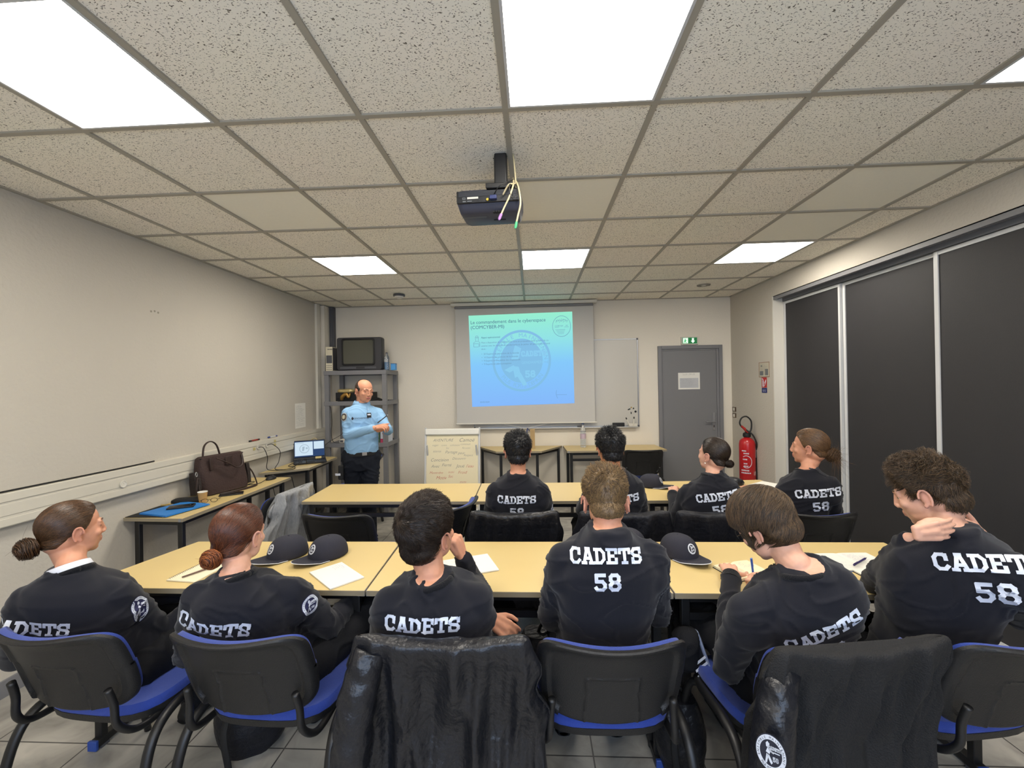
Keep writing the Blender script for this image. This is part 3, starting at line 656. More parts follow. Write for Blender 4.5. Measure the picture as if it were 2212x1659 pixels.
q.loft([[(x, y_, z) for x, z in rrx(w, h, r, 0, cz)] for y_, w, h, r, cz in ((0, .575, .41, .025, .213), (.02, .59, .42, .03, .213), (.1, .59, .42, .03, .213), (.13, .55, .39, .03, .21), (.3, .38, .3, .03, .19), (.36, .36, .28, .03, .18))][::-1])
q.build('casing', mat('tv_grey', '#2f2f33', .45), t, smooth='auto')
q = MB(); q.loft([[(x, y_, z) for x, z in rrx(w, h, r, -.01, .235)] for y_, w, h, r in ((-.001, .435, .345, .03), (-.010, .42, .33, .03), (-.010, .40, .31, .03), (-.002, .392, .302, .03))], cap=False); q.build('bezel', M_black, t, smooth='auto')
q = MB(); n = 12
q.v = [Vector((-.01+.1945*(2*i/n-1), -.0085+.0025*((2*i/n-1)**2+(2*j/n-1)**2), .235+.15*(2*j/n-1))) for j in range(n+1) for i in range(n+1)]; q.f = [[j*(n+1)+i, j*(n+1)+i+1, (j+1)*(n+1)+i+1, (j+1)*(n+1)+i] for j in range(n) for i in range(n)]
q.build('screen', mat('tv_glass', '#47483f', .12, spec=.7), t, smooth=True)
q = MB(); q.box((-.25, -.003, .02), (-.04, .001, .045)); q.box((.07, -.003, .02), (.22, .001, .045)); q.build('control_flap', M_greyd, t, bevel=.002)
# packaging box beside it
t = thing('cardboard_box', 'narrow white and black printed product box standing beside the television', 'box', (-2.56, 3.60, ZT)); t.rotation_euler = (0, 0, R(4))
MB().box((0, 0, 0), (.085, .26, .31)).build('carton', mat('box_cream', '#cdc5ac', .6), t)
MB().box((.006, -.0012, .10), (.08, 0, .20)).build('photo_panel', M_greyd, t); MB().box((.086, .01, .01), (.0872, .25, .3)).build('side_print', M_greyd, t)
q = MB(); Mx = frame((.012, -.0015, .272), (1, 0, 0), (0, 0, 1)); 
rnd = random.Random(4)
for k in range(5): q.add([(.012+.013*k, .0, 0), (.021+.013*k, 0, 0), (.021+.013*k, .012, 0), (.012+.013*k, .012, 0)], [(0, 1, 2, 3)], Mx)
for r_ in range(3):
    for k in range(4): q.cbox((.015+.018*k, -.0007, .02+.025*r_), (.009, .0014, .009))
q.build('print', M_greyd, t)
# water bottle and blue carton
M_pet = mat('clear_plastic', '#dfe6ee', .08, trans=.92, spec=.5); M_water = mat('water_fill', '#8fc0e8', .1, trans=.6)
M_capb = mat('bottle_cap_dark', '#20262c', .4)
def bottle(name, label, loc, h, r, cap, lab=None, group=None, fill=None):
    t = thing(name, label, 'bottle', loc, group=group)
    pr = [(0, 0), (r*.9, 0), (r, .01)]
    k = .02
    while k < h*.62: pr += [(r, k), (r*.93, k+.008), (r, k+.016)]; k += .028
    pr += [(r, h*.64), (r*.9, h*.74), (r*.5, h*.86), (r*.36, h*.9), (r*.36, h*.95), (0, h*.95)]
    MB().lathe(pr, 24).build('body', M_pet, t, smooth='auto')
    if fill: MB().lathe([(0, .003), (r*.86, .003), (r*.9, .01), (r*.9, h*fill), (0, h*fill)], 20).build('water', M_water, t, smooth='auto')
    MB().lathe([(0, h*.95), (r*.42, h*.95), (r*.42, h), (0, h)], 16).build('cap', cap, t, smooth='auto')
    if lab: MB().lathe([(r*1.005, h*.36), (r*1.01, h*.37), (r*1.01, h*.55), (r*1.005, h*.56)], 24).build('label', lab, t, smooth='auto')
    return t
bottle('water_bottle', 'clear plastic water bottle standing right of the television', (-1.785, 3.66, ZT), .225, .033, M_capb, None, fill=.45)
t = thing('blue_box', 'small bright blue box on the shelf top beside the bottle', 'box', (-1.75, 3.70, ZT)); MB().box((0, 0, 0), (.06, .07, .085)).build('carton', mat('box_blue', '#4a93cf', .5), t, bevel=.003); MB().box((-.001, -.001, .078), (.061, .071, .087)).build('lid', mat('box_blue_dark', '#2f5f92', .5), t)
# second shelf: player with gold-foil things
ZS = 1.4355
t = thing('video_player', 'dark video player on the second shelf behind the officer', 'video player', (-2.46, 3.64, ZS)); MB().box((0, 0, .01), (.44, .3, .12)).build('casing', M_black, t, bevel=.006); MB().box((.02, -.002, .03), (.2, 0, .05)).build('tape_slot', M_blackm, t); MB().box((.02, .02, 0), (.05, .05, .01)).build('foot', M_blackm, t)
M_foil = mat('gold_foil', '#c6b27c', .35, metal=.4, bump=.5, bscale=40)
q = MB(); q.loft([[(x*s+.1, y*s+.08, z) for x, y in rr(.22, .14, .05)] for z, s in ((0, .9), (.015, 1.0), (.035, .95), (.045, .7))]); tag(q.build('foil_pouch', M_foil, smooth='auto', loc=(-2.45, 3.64, ZS+.121)), 'pale crumpled foil pouch lying on the video player', 'pouch')
q = MB(); q.tube([(0, 0, .0), (.02, -.02, .04), (.07, -.02, .07), (.1, -.02, .03), (.12, -.02, .08)], [.02, .025, .022, .018, .008], 10, smooth=5); tag(q.build('ribbon', mat('brass_ribbon', '#a37c3e', .3, metal=.6), smooth=True, loc=(-2.36, 3.60, ZS+.03)), 'shiny brass-coloured bundle hanging at the front of the shelf', 'bundle')
q = MB()
for k in range(5): q.tube([(0, .02*k, .01), (.1, .02*k+.03, .02+.006*k), (.2, .03*k, .012), (.27, .02*k, .01)], .006, 6, smooth=4)
tag(q.build('cable_bundle', M_blackm, smooth=True, loc=(-2.05, 3.6, ZS)), 'black cables heaped on the second shelf right of the officer', 'cables')
# third shelf
ZQ = .906
t = thing('carton_bag', 'white and pink printed gift bag on the lower shelf', 'bag', (-1.87, 3.62, ZQ)); MB().box((0, 0, 0), (.09, .2, .2)).build('bag_body', mat('bag_white', '#c7cdd8', .5), t); MB().box((-.001, -.0012, 0), (.091, -.0002, .05)).build('pink_print', mat('pink', '#b63c63', .5), t)
q = MB(); q.ellipsoid((.05, -.002, .12), (.025, .0015, .025), 12, 6); q.build('red_motif', mat('motif_red', '#9b2f3c', .5), t)
q = MB(); 
for k in range(4): q.ellipsoid((.02+.018*k, .05, .205+.004*(k % 2)), (.014, .02, .014), 10, 6)
q.build('wrapped_sweets', mat('sweet_red', '#9a4d4d', .5), t)
t = thing('upright_book', 'green-edged thin book standing left of the gift bag', 'book', (-1.90, 3.63, ZQ)); MB().box((0, 0, 0), (.02, .17, .2)).build('cover', mat('green_book', '#3b5a46', .6), t)
t = thing('power_box', 'small white power box on the lower shelf by the officer', 'power box', (-2.40, 3.6, ZQ)); MB().box((0, 0, 0), (.14, .09, .05)).build('casing', M_white, t, bevel=.006); MB().box((.01, -.001, .012), (.05, 0, .038)).build('socket', M_greyd, t)
t = thing('stack_of_papers', 'small stack of white papers on the lower shelf', 'papers', (-2.2, 3.58, ZQ)); MB().box((0, 0, 0), (.22, .3, .015)).build('sheets', M_paper, t)
q = MB(); q.tube([(-2.47, 3.53, 1.38), (-2.46, 3.53, 1.2), (-2.47, 3.53, 1.05), (-2.45, 3.55, .93), (-2.3, 3.56, .915)], .004, 6, smooth=5); q.tube([(-2.2, 3.53, 1.15), (-2.35, 3.53, 1.02), (-2.5, 3.5, .93), (-2.6, 3.45, .8)], .003, 6, smooth=5); tag(q.build('shelf_cable', M_black, smooth=True), 'black cable hanging down the front of the metal shelf', 'cable')

# ------------------------------------------------------------------ tables
def table(name, quad, z, label, group, legs=True, bar=True, cap=True, th=.024, cat='table', lm=None):
    cx = sum(p[0] for p in quad)/4; cy = sum(p[1] for p in quad)/4
    t = thing(name, label, cat, (cx, cy, 0), group=group); P = [(p[0]-cx, p[1]-cy) for p in quad]
    MB().prism(P, z-th, z).build('tabletop', M_lami, t, bevel=.0015)
    e = MB(); S = [(p[0]*1.0, p[1]*1.0) for p in P]
    for i in range(4):
        a = Vector(S[i]); b = Vector(S[(i+1) % 4]); d = (b-a).normalized(); nrm = Vector((d.y, -d.x))
        if nrm.dot((a+b)/2) < 0: nrm = -nrm
        pts = [a, b, b+nrm*.002, a+nrm*.002]; e.prism([(p.x, p.y) for p in pts], z-th+.001, z-.0012)
    e.build('edge_band', M_edge, t)
    if cap:
        for i in range(4):
            a = Vector(S[i]); cc = (a.x-math.copysign(.014, a.x), a.y-math.copysign(.0115, a.y))
            q = MB(); q.cbox((cc[0], cc[1], z-th/2-.0005), (.031, .026, th-.001)); q.build('corner_cap', M_endcap, t)
    lp = []
    for i in range(4):
        a = Vector(P[i]); c_ = Vector((a.x-math.copysign(.055, a.x), a.y-math.copysign(.055, a.y))); lp.append(c_)
        q = MB(); q.cbox((c_.x, c_.y, (z-th-.001)/2+.006), (.035, .03, z-th-.013)); q.build('leg', M_black, t, bevel=.003)
        q = MB(); q.cbox((c_.x, c_.y, .006), (.04, .036, .012)); q.build('foot', M_greyd, t)
    q = MB()
    for i in range(4):
        a, b = lp[i], lp[(i+1) % 4]; d = (b-a).normalized(); n_ = Vector((-d.y, d.x))*.012; a2 = a+d*.018; b2 = b-d*.018
        q.prism([tuple(a2+n_), tuple(b2+n_), tuple(b2-n_), tuple(a2-n_)], z-th-.035, z-th-.002)
    q.build('apron', M_black, t)
    if 'row' in group:
        for ia, ib in ((0, 3), (1, 2)):
            a, b = lp[ia], lp[ib]; q = MB(); q.box((a.x-.02, a.y-.03, .0125), (a.x+.02, b.y+.03, .045)); q.build('floor_bar', M_black, t, bevel=.004)
            for yy in (a.y-.045, b.y+.031): q = MB(); q.box((a.x-.021, yy, .005), (a.x+.021, yy+.014, .048)); q.build('end_cap', mat('cap_blue', '#2a4a9a', .5), t, bevel=.003)
    if bar:
        q = MB(); a, b = (lp[0]+lp[3])/2, (lp[1]+lp[2])/2
        q.cbox(((lp[0].x+lp[1].x)/2, lp[0].y, z-.12), (abs(lp[1].x-lp[0].x)-.035, .018, .03)); q.build('stretcher', M_black, t)
    return t
G1 = 'tables of the near row'; G2 = 'tables of the far row'
table('folding_table', [(-1.97, .085), (-.645, .07), (-.668, .633), (-1.845, .633)], .75, 'cream topped table at the left end of the near row, with the spiral notebook', G1)
table('folding_table', [(-.635, .07), (.652, .066), (.652, .633), (-.655, .633)], .75, 'middle table of the near row, in front of the blond boy', G1)
table('folding_table', [(.662, .066), (1.93, .066), (1.93, .626), (.662, .633)], .75, 'right table of the near row, carrying the open notebooks', G1)
table('folding_table', [(-1.70, 1.46), (-.375, 1.445), (-.385, 2.02), (-1.735, 2.025)], .75, 'left table of the far row, empty, in front of the officer', G2)
table('folding_table', [(-.365, 1.445), (.90, 1.45), (.90, 2.04), (-.375, 2.02)], .75, 'middle table of the far row behind which the flip chart stands', G2)
table('folding_table', [(.91, 1.45), (2.10, 1.45), (2.06, 2.09), (.91, 2.04)], .75, 'right table of the far row, nearest the fire extinguisher', G2)
table('side_table', [(XL+.02, 1.07), (-2.30, 1.05), (-2.30, 2.33), (XL+.02, 2.33)], .75, 'cream table along the left wall carrying the brown bag', 'tables at the left wall', bar=False)
table('trapezoid_table', [(XL+.055, 2.45), (-2.32, 2.72), (-2.34, 3.40), (XL+.055, 3.50)], .765, 'trapezoid corner table carrying the open laptop', 'tables at the left wall', bar=False, cap=False)
table('trapezoid_table', [(-.383, 3.57), (.185, 3.57), (.47, 4.03), (-.66, 4.03)], .785, 'trapezoid table against the back wall beneath the screen', 'tables at the back wall', bar=False, cap=False)
table('back_table', [(.50, 3.55), (1.73, 3.60), (1.70, 4.03), (.485, 4.03)], .785, 'rectangular table against the back wall under the whiteboard, with the black chair', 'tables at the back wall')

# ------------------------------------------------------------------ flip chart
t = thing('flip_chart', 'white flip chart covered in handwritten words, standing behind the far tables', 'flip chart', (-.91, 3.35, 0))
FW, FT, FB = .67, 1.08, .12
sl = R(7)
Mx = Matrix.Translation((0, 0, .12)) @ Matrix.Rotation(-sl, 4, 'X')
q = MB(); q.box((-FW/2+.01, 0, 0), (FW/2-.01, .02, .98)); q.build('board', M_white, t, M=Mx)
q = MB(); q.box((-FW/2-.008, -.008, -.0), (-FW/2+.012, .026, .99)); q.box((FW/2-.012, -.008, 0), (FW/2+.008, .026, .99)); q.build('side_rail', M_alu, t, M=Mx, bevel=.003)
q = MB(); q.box((-FW/2+.02, -.005, .04), (FW/2-.02, -.001, .93)); q.build('paper_pad', M_paperc, t, M=Mx)
q = MB(); q.box((-FW/2+.0, -.03, .90), (FW/2-.0, -.005, .975)); q.build('rolled_sheet', M_paper, t, M=Mx, bevel=.012)
q = MB(); 
for sx_ in (-1, 1): q.tube([(sx_*.30, .0, .13), (sx_*.33, -.1, 0.006)], .01, 8); q.tube([(sx_*.30, .03, .9), (sx_*.33, .38, 0.006)], .01, 8)
q.build('leg', M_alu, t)
rnd = random.Random(7)
def words(lst, m, name):
    for s, x, z, h in lst:
        q = MB(); add_text(q, s, h, Mx @ frame((x, -.006, z), (1, 0, 0), (0, 0, 1)), 'LEFT', -.0006, .35); q.build(name, m, t)
words([('AVENTURE', -.24, .82, .05), ('Camoë', .08, .815, .065), ('nager', -.25, .765, .035), ('camm', -.14, .765, .03), ('cohésion', -.03, .765, .033), ('commun', .1, .775, .035), ('stores', -.24, .69, .04), ('Partage', -.09, .675, .05), ('peur', .07, .665, .045), ('Réussite', .12, .73, .03), ('Sac', -.08, .73, .03)], M_inkg, 'handwritten_word')
words([('Concision', -.27, .58, .055), ('Découvrir', .0, .6, .04), ('Respect', .14, .64, .035), ('Avec', -.26, .505, .05), ('Fierté', -.13, .52, .05), ('Jouë', .05, .505, .055)], M_inkg, 'handwritten_word')
words([("l'eau", .17, .505, .05), ('Montrdre', -.28, .43, .042), ('aussi', -.05, .44, .038), ('Froid', .07, .43, .05), ('Motiv', -.2, .365, .055), ('Sac', -.05, .385, .045), ('mots', .09, .32, .04)], M_inkr, 'handwritten_word')
# ------------------------------------------------------------------ chairs
def rsq(u, v, k=.32):
    """square -> rounded square mapping"""
    m = max(abs(u), abs(v))
    if m < 1e-6: return u, v
    l = math.hypot(u, v); n = 6.0; s = (abs(u/m)**n+abs(v/m)**n)**(1/n)
    return u/s*1.0, v/s*1.0
def chair_back_pt(u, v, off):
    """u,v in -1..1 over the backrest; off = distance behind the mid surface"""
    a, b = rsq(u, v)
    wtop = .236 if b > 0 else .236-.018*b*b
    x = wtop*a
    zc = .677; hz = .166
    z = zc+hz*b
    if b > 0: z -= .014*b*(1-min(1, abs(a)*1.15)**2)
    else: z += -.012*(-b)*(1-a*a)+.012
    y = -.245-.11*(b*.5+.5)+.055*a*a+.012*(1-b*b)
    if b > .6: y -= .018*((b-.6)/.4)**2
    return x, y-off, z
def shell_mb(off0, off1, n=40, m=30, shape=None, s=1.0):
    q = MB(); A = []; B = []
    for j in range(m+1):
        for i in range(n+1):
            u = (2*i/n-1)*s; v = (2*j/m-1)*s
            A.append(Vector(chair_back_pt(u, v, off0))); o1 = off1+(shape(u/s, v/s) if shape else 0); B.append(Vector(chair_back_pt(u, v, o1)))
    q.v = A+B; N = len(A); W = n+1
    for j in range(m):
        for i in range(n):
            a = j*W+i; q.f.append([a+1, a, a+W, a+W+1]); q.f.append([N+a, N+a+1, N+a+W+1, N+a+W])
    for i in range(n): q.f.append([i, i+1, N+i+1, N+i]); a = m*W+i; q.f.append([a+1, a, N+a, N+a+1])
    for j in range(m): a = j*W; q.f.append([a+W, a, N+a, N+a+W]); a = j*W+n; q.f.append([a, a+W, N+a+W, N+a])
    return q
def rim(u, v):
    m = max(abs(u), abs(v)); e = 1-m
    h = .012*(1-min(1, max(0, (e-.13)/.05)))        # raised border
    if v < -.55 and abs(u) < .8: h = max(0, h-.012)
    if e < .06: h -= .012*((.06-e)/.06)**2
    # raised outline of the small panel low in the middle
    up = .34-.05*v
    if v < .12:
        d = abs(abs(u)-up)
        if d < .03: h += .004*(1-d/.03)
    if abs(v-.12) < .04 and abs(u) < up+.02: h += .004*(1-abs(v-.12)/.04)
    if abs(u) < up and v < .12: h -= .002
    return h
def make_chair():
    t = thing('visitor_chair', 'black-backed chair with a blue seat', 'chair')
    shell_mb(0, .014, 96, 72, rim).build('backrest_shell', M_blackp, t, smooth='auto')
    shell_mb(-.022, -.001, 30, 24, None, .95).build('backrest_pad', M_blue, t, smooth='auto')
    q = MB()
    def seat_ring(s, z, dz=.0): 
        out = []
        for k in range(40):
            a = 2*PI*k/40; u, v = math.cos(a), math.sin(a); n = 4.0; l = (abs(u)**n+abs(v)**n)**(1/n); u, v = u/l*s, v/l*s
            out.append((.235*u, .02+.215*v, z-(.03*max(0, v)**4 if dz else .02*max(0, v)**4)+.008*u*u))
        return out
    q.loft([seat_ring(.86, .437), seat_ring(1.0, .448), seat_ring(1.0, .468, 1), seat_ring(.96, .482, 1), seat_ring(.7, .478, 1), seat_ring(.3, .472, 1)]); q.build('seat', M_blue, t, smooth='auto')
    q = MB(); q.loft([seat_ring(.8, .412), seat_ring(.98, .425), seat_ring(1.01, .452)]); q.build('seat_shell', M_blackp, t, smooth='auto')
    for s in (-1, 1):
        q = MB(); q.tube([(s*.285, -.30, .0), (s*.28, -.265, .2), (s*.272, -.225, .36), (s*.266, -.17, .43), (s*.258, -.08, .452), (s*.25, .06, .445), (s*.22, .15, .425)], .0145, 10, smooth=5, flat=1.25); q.build('leg', M_black, t, smooth=True)
        q = MB(); q.tube([(s*.275, .27, 0), (s*.262, .22, .2), (s*.25, .17, .38), (s*.225, .13, .42), (s*.15, .1, .425)], .0145, 10, smooth=5); q.build('leg', M_black, t, smooth=True)
        q = MB(); q.tube([(s*.2, .02, .425), (s*.215, -.14, .425), (s*.215, -.22, .44), (s*.2, -.265, .49), (s*.195, -.27, .56), (s*.19, -.285, .62)], .012, 10, smooth=5); q.build('back_support', M_black, t, smooth=True)
    q = MB(); q.tube([(-.2, .1, .415), (.2, .1, .415)], .01, 8); q.tube([(-.2, -.12, .418), (.2, -.12, .418)], .01, 8); q.build('cross_rail', M_black, t)
    q = MB(); q.add([(.2945, -.292, .05), (.301, -.288, .05), (.299, -.262, .17), (.2925, -.266, .17)], [(0, 1, 2, 3), (3, 2, 1, 0)]); 
    q.build('barcode_sticker', M_paper, t)
    return t
chair0 = make_chair(); _first = [True]
def place_chair(x, y, rz, label, group):
    if _first[0]: c = chair0; _first[0] = False
    else: c = copy_tree(chair0)
    c.location = (x, y, 0); c.rotation_euler = (0, 0, R(rz)); c['label'] = label; c['group'] = group; return c
GC = 'chairs along the near row'; GF = 'chairs along the far row'
CH = {}
CH[1] = place_chair(-1.52, -.06, -4, 'black-backed chair at the left edge under the girl with the white collar', GC)
CH[2] = place_chair(-.885, -.065, -2, 'black-backed chair with blue seat under the auburn-haired girl', GC)
CH[3] = place_chair(-.20, -.07, 0, 'chair nearly hidden by a black jacket under the boy with hand at chin', GC)
CH[4] = place_chair(.32, -.07, 1, 'black-backed chair in the centre under the boy with short fair hair', GC)
CH[5] = place_chair(.975, -.08, 8, 'chair hidden by a ribbed black jacket with the round badge', GC)
CH[6] = place_chair(1.54, -.05, 8, 'black-backed chair cut by the right edge of the picture', GC)
CH[7] = place_chair(-1.146, 1.2, -3, 'empty black-backed chair at the left end of the far row', GF)
CH[8] = place_chair(-.70, 1.22, 72, 'empty chair seen edge-on behind the boy with hand at chin', GF)
CH[9] = place_chair(-.035, 1.2, 0, 'chair draped with a shiny black jacket under the leftmost far-row boy', GF)
CH[10] = place_chair(.62, 1.2, 0, 'chair draped with black clothing under the far-row boy with glasses', GF)
CH[11] = place_chair(1.167, 1.2, 3, 'chair draped with a navy jacket under the far-row girl with earring', GF)
CH[12] = place_chair(1.766, 1.2, 2, 'bare black-backed chair under the rightmost far-row girl', GF)
CH[13] = place_chair(1.37, 3.62, 0, 'empty black chair pushed to the back wall table', 'chairs at the wall tables')
CH[14] = place_chair(-2.02, 3.0, 95, 'blue-seated chair at the laptop table beside the officer', 'chairs at the wall tables')
CH[15] = place_chair(-2.12, 1.52, 84, 'chair at the left wall table wearing a grey knitted sweater', 'chairs at the wall tables')

# ------------------------------------------------------------------ clothes hung over chair backs
def drape(name, ch, label, m, zbot, seed, wt=.262, wb=.30, amp=.012, nf=9, top=.862, yb=.0, sleeve=None, lean=.1, ztuck=.0, front=.03, cat='jacket', group='jackets hung over chairs', db=.07):
    mx = Matrix.Translation(ch.location) @ Euler(ch.rotation_euler).to_matrix().to_4x4()
    t = thing(name, label, cat, tuple(ch.location), ch.rotation_euler[2], group)
    rnd = random.Random(seed); n = 208; rings = []
    ph = [rnd.uniform(0, 6.28) for _ in range(8)]
    zs = [top, top-.004, top-.012, top-.028]+[top-.028-(top-.028-zbot)*k/30 for k in range(1, 31)]
    cap = [.35, .72, .93, 1.0]
    for k, z in enumerate(zs):
        t_ = max(0, (top-z)/(top-zbot)); a = wt+(wb-wt)*t_**.7; d = .036+(db-.036)*t_**.6; c = cap[k] if k < 4 else 1
        yc = -.372+.11*min(1, (top-z)/.34)-front*t_
        ring = []
        for i in range(n):
            th = 2*PI*i/n; cs, sn = math.cos(th), math.sin(th); e = 2/2.8
            x = a*math.copysign(abs(cs)**e, cs)*(1-(1-c)*.10); y = d*math.copysign(abs(sn)**e, sn)*c
            f = 0
            for q_ in range(4): f += (1-2*abs(math.sin(x*(nf*(2.6+1.9*q_))+ph[q_]+.9*math.sin(z*5+ph[q_+4])))**.8)*(.7**q_)
            f += .7*noise.noise(Vector((x*9, z*5, seed*3.1+(2 if sn > 0 else 0))))
            wgt = amp*min(1, t_*5+.12)
            y += -math.copysign(1, -sn)*f*wgt*(.4+.6*abs(sn)); x += cs*wgt*.8*math.sin(z*21+ph[1]+2*math.sin(z*9))*abs(cs)**3
            zz = z
            zz = z-(.018*(1-min(1, abs(x)/.22)**2)-.004*noise.noise(Vector((x*14, 0, seed))))*max(0, 1-(top-z)/.2)
            dz = noise.noise(Vector((x*5, 1.0*sn, seed)))*.03*t_
            ring.append((x, yc+y, max(.012, zz+dz)))
        rings.append(ring)
    q = MB(); q.loft(rings[::-1], cap=False)
    # close the top
    q.f.append([(len(rings)-1)*n+i for i in range(n)])
    o = q.build('body', m, t, smooth=True); so = o.modifiers.new('thickness', 'SOLIDIFY'); so.thickness = .004; so.offset = -1
    if sleeve:
        for (pts, rr_) in sleeve:
            q = MB(); n2 = 24; P = []; 
            q.tube(pts, rr_, 28, smooth=14)
            for v in q.v:
                f = .5*math.sin(v.z*75+3*v.x*20+seed)+noise.noise(Vector((v.x*22, v.y*22, v.z*26)))
                v.y += f*.006; v.x += f*.004
            q.build('sleeve', m, t, smooth=True)
    return t
M_nylon = mat('black_nylon', '#17181d', .38, bump=.7, bscale=35, spec=.45)
M_nylon2 = mat('navy_nylon', '#15161d', .5, bump=.5, bscale=45, spec=.4)
M_knit = mat('ribbed_black', '#121214', .8, bump=.5, bscale=220)
M_heather = mat('heather_grey', '#8c8e90', .95, bump=.6, bscale=120, var=.35, vscale=90, stretch=(1, 1, .35))
J3 = drape('jacket', CH[3], 'large shiny black jacket hanging to the floor from the left-centre chair', M_nylon, .06, 3, wt=.268, wb=.36, amp=.020, nf=6, top=.866, sleeve=[([(-.215, -.36, .815), (-.25, -.385, .70), (-.275, -.40, .5), (-.28, -.42, .34), (-.27, -.42, .22)], [.045, .055, .055, .05, .042])])
J5 = drape('jacket', CH[5], 'black ribbed jacket with a round white badge on its sleeve', M_knit, .07, 9, wt=.268, wb=.35, amp=.018, nf=8, top=.866, sleeve=[([(-.19, -.32, .79), (-.255, -.36, .745), (-.295, -.385, .62), (-.31, -.39, .48), (-.305, -.39, .36), (-.295, -.40, .24)], [.03, .048, .054, .056, .052, .042])])
J5.children[1].data.materials.clear(); J5.children[1].data.materials.append(M_nylon)
drape('jacket', CH[9], 'shiny black jacket over the chair of the leftmost far-row boy', M_nylon, .25, 5, wt=.265, wb=.33, amp=.010, nf=7, top=.864)
drape('jacket', CH[10], 'matte black coat spreading from the chair of the boy with glasses', M_nylon2, .30, 6, wt=.26, wb=.36, amp=.010, nf=6, top=.862)
drape('jacket', CH[11], 'dark navy jacket over the chair of the girl with the earring', M_nylon2, .2, 8, wt=.262, wb=.32, amp=.008, nf=5, top=.864)
drape('sweater', CH[15], 'heather grey knitted sweater draped over the wall table chair', M_heather, .36, 12, wt=.20, wb=.30, amp=.022, nf=5, top=.86, cat='sweater', group=None, db=.10)
W, D = emblem_polys(.034)
bm_ = frame((-.337, -.4345, .635), Vector((.75, -.66, 0)), (0, .05, 1))
bb = MB(); n = 32; bb.add([(.036*math.cos(2*PI*i/n), .036*math.sin(2*PI*i/n)*1.35, 0) for i in range(n)], [list(range(n))], bm_)
def el(polys): return [[Vector((p.x, p.y*1.35)) for p in q] for q in polys]
b = bb.build('badge', M_navy, J5); w_ = polys_mb(el(W), bm_, .001).build('badge_print', M_print, b); polys_mb(el(D), bm_, .0018).build('badge_lettering', M_navy, b)

# ------------------------------------------------------------------ caps
def cap_mb():
    t = thing('baseball_cap', 'cap', 'cap')
    def pt(a, b):   # a azimuth from front, b 0 rim..1 top
        ph = b*PI/2; rx, ry, h = .084, .098, .093
        fr = max(0, math.cos(a))
        z = h*math.sin(ph)**.92*(1+.05*fr); c = math.cos(ph)**.75
        seam = 1-.012*max(0, 1-abs(((a*6/(2*PI)) % 1)-.0)*14)-.012*max(0, 1-abs(((a*6/(2*PI)) % 1)-1.0)*14)
        return Vector((rx*math.sin(a)*c*seam, ry*math.cos(a)*c*seam, z+.004))
    q = MB(); n = 72; m = 20
    q.v = [pt(2*PI*i/n, j/m*.985) for j in range(m+1) for i in range(n)]
    q.f = [[j*n+i, j*n+(i+1) % n, (j+1)*n+(i+1) % n, (j+1)*n+i][::-1] for j in range(m) for i in range(n)]+[[m*n+i for i in range(n)][::-1]]
    for f in q.f: f.reverse()
    cr = q.build('crown', M_navy, t, smooth=True); so = cr.modifiers.new('thick', 'SOLIDIFY'); so.thickness = .003; so.offset = -1
    MB().ellipsoid((0, 0, .100), (.009, .009, .005), 12, 6).build('button', M_navy, t, smooth=True)
    def brim(dz, shrink=0):
        A = []
        for j in range(9):
            f = j/8
            for i in range(25):
                u = 2*i/24-1; a = u*1.12
                p0 = Vector((.083*math.sin(a), .098*math.cos(a))); ext = .092*math.cos(u*1.45)**.6 if abs(u) < 1 else .0
                p = Vector((p0.x*(1+.04*f), p0.y+(ext-shrink)*f)); z = .006-.022*abs(u)**2.2*f*.4+.018*f*(1-u*u)*.6+dz
                z = .010+.016*f*(1-1.6*u*u)+dz
                A.append(Vector((p.x, p.y, max(.0015+dz, z))))
        return A
    q = MB(); A = brim(.002); B = brim(-.001); q.v = A+B; N = len(A)
    for j in range(8):
        for i in range(24):
            a = j*25+i; q.f.append([a+1, a, a+25, a+26]); q.f.append([N+a, N+a+1, N+a+26, N+a+25])
    for i in range(24): a = 8*25+i; q.f.append([a+1, a, N+a, N+a+1])
    q.build('brim', M_navy, t, smooth='auto')
    q = MB(); q.tube([Vector((p.x*1.002, p.y+.0012, p.z-.0015)) for p in A[8*25:8*25+25]], .0017, 6); q.build('brim_piping', M_print, t)
    # badge mapped onto the front of the crown
    W, D = emblem_polys(.027)
    bg = [[Vector((.0285*math.cos(2*PI*i/32), .0285*math.sin(2*PI*i/32))), Vector((.0285*math.cos(2*PI*(i+1)/32), .0285*math.sin(2*PI*(i+1)/32))), Vector((0, 0))] for i in range(32)]
    def mp(polys, off):
        q = MB()
        for p in polys:
            vs = []
            for c_ in p:
                a = -c_.x/.098; bb_ = (.055+c_.y)/.155
                P_ = pt(a, bb_); 
                nn = Vector((math.sin(a), math.cos(a), .55)).normalized(); vs.append(P_+nn*off)
            q.add(vs, [list(range(len(vs)))])
        return q
    e = mp(W, .0045).build('badge', M_print, t); return t
cap0 = cap_mb(); _fc = [True]
def place_cap(x, y, z, rz, label, group):
    c = cap0 if _fc[0] else copy_tree(cap0); _fc[0] = False
    c.location = (x, y, z); c.rotation_euler = (0, 0, R(rz)); c['label'] = label; c['group'] = group; return c
GK = 'navy caps on the tables'
p = onY(604, 1195, .30); place_cap(-1.20, .44, .7515, 150, 'navy cap half hidden behind the auburn-haired girl, left of another cap', GK)
place_cap(-.985, .44, .7515, 150, 'navy cap with white-edged brim standing alone on the near left table', GK)
place_cap(.81, .46, .7515, 203, 'navy cap with white-edged brim right of the fair-haired boy', GK)
place_cap(.58, .54, .7515, 190, 'navy cap almost hidden behind the fair-haired boy', GK)
place_cap(1.06, 1.88, .7515, 235, 'navy cap lying on the far table between boy with glasses and girl', GK)

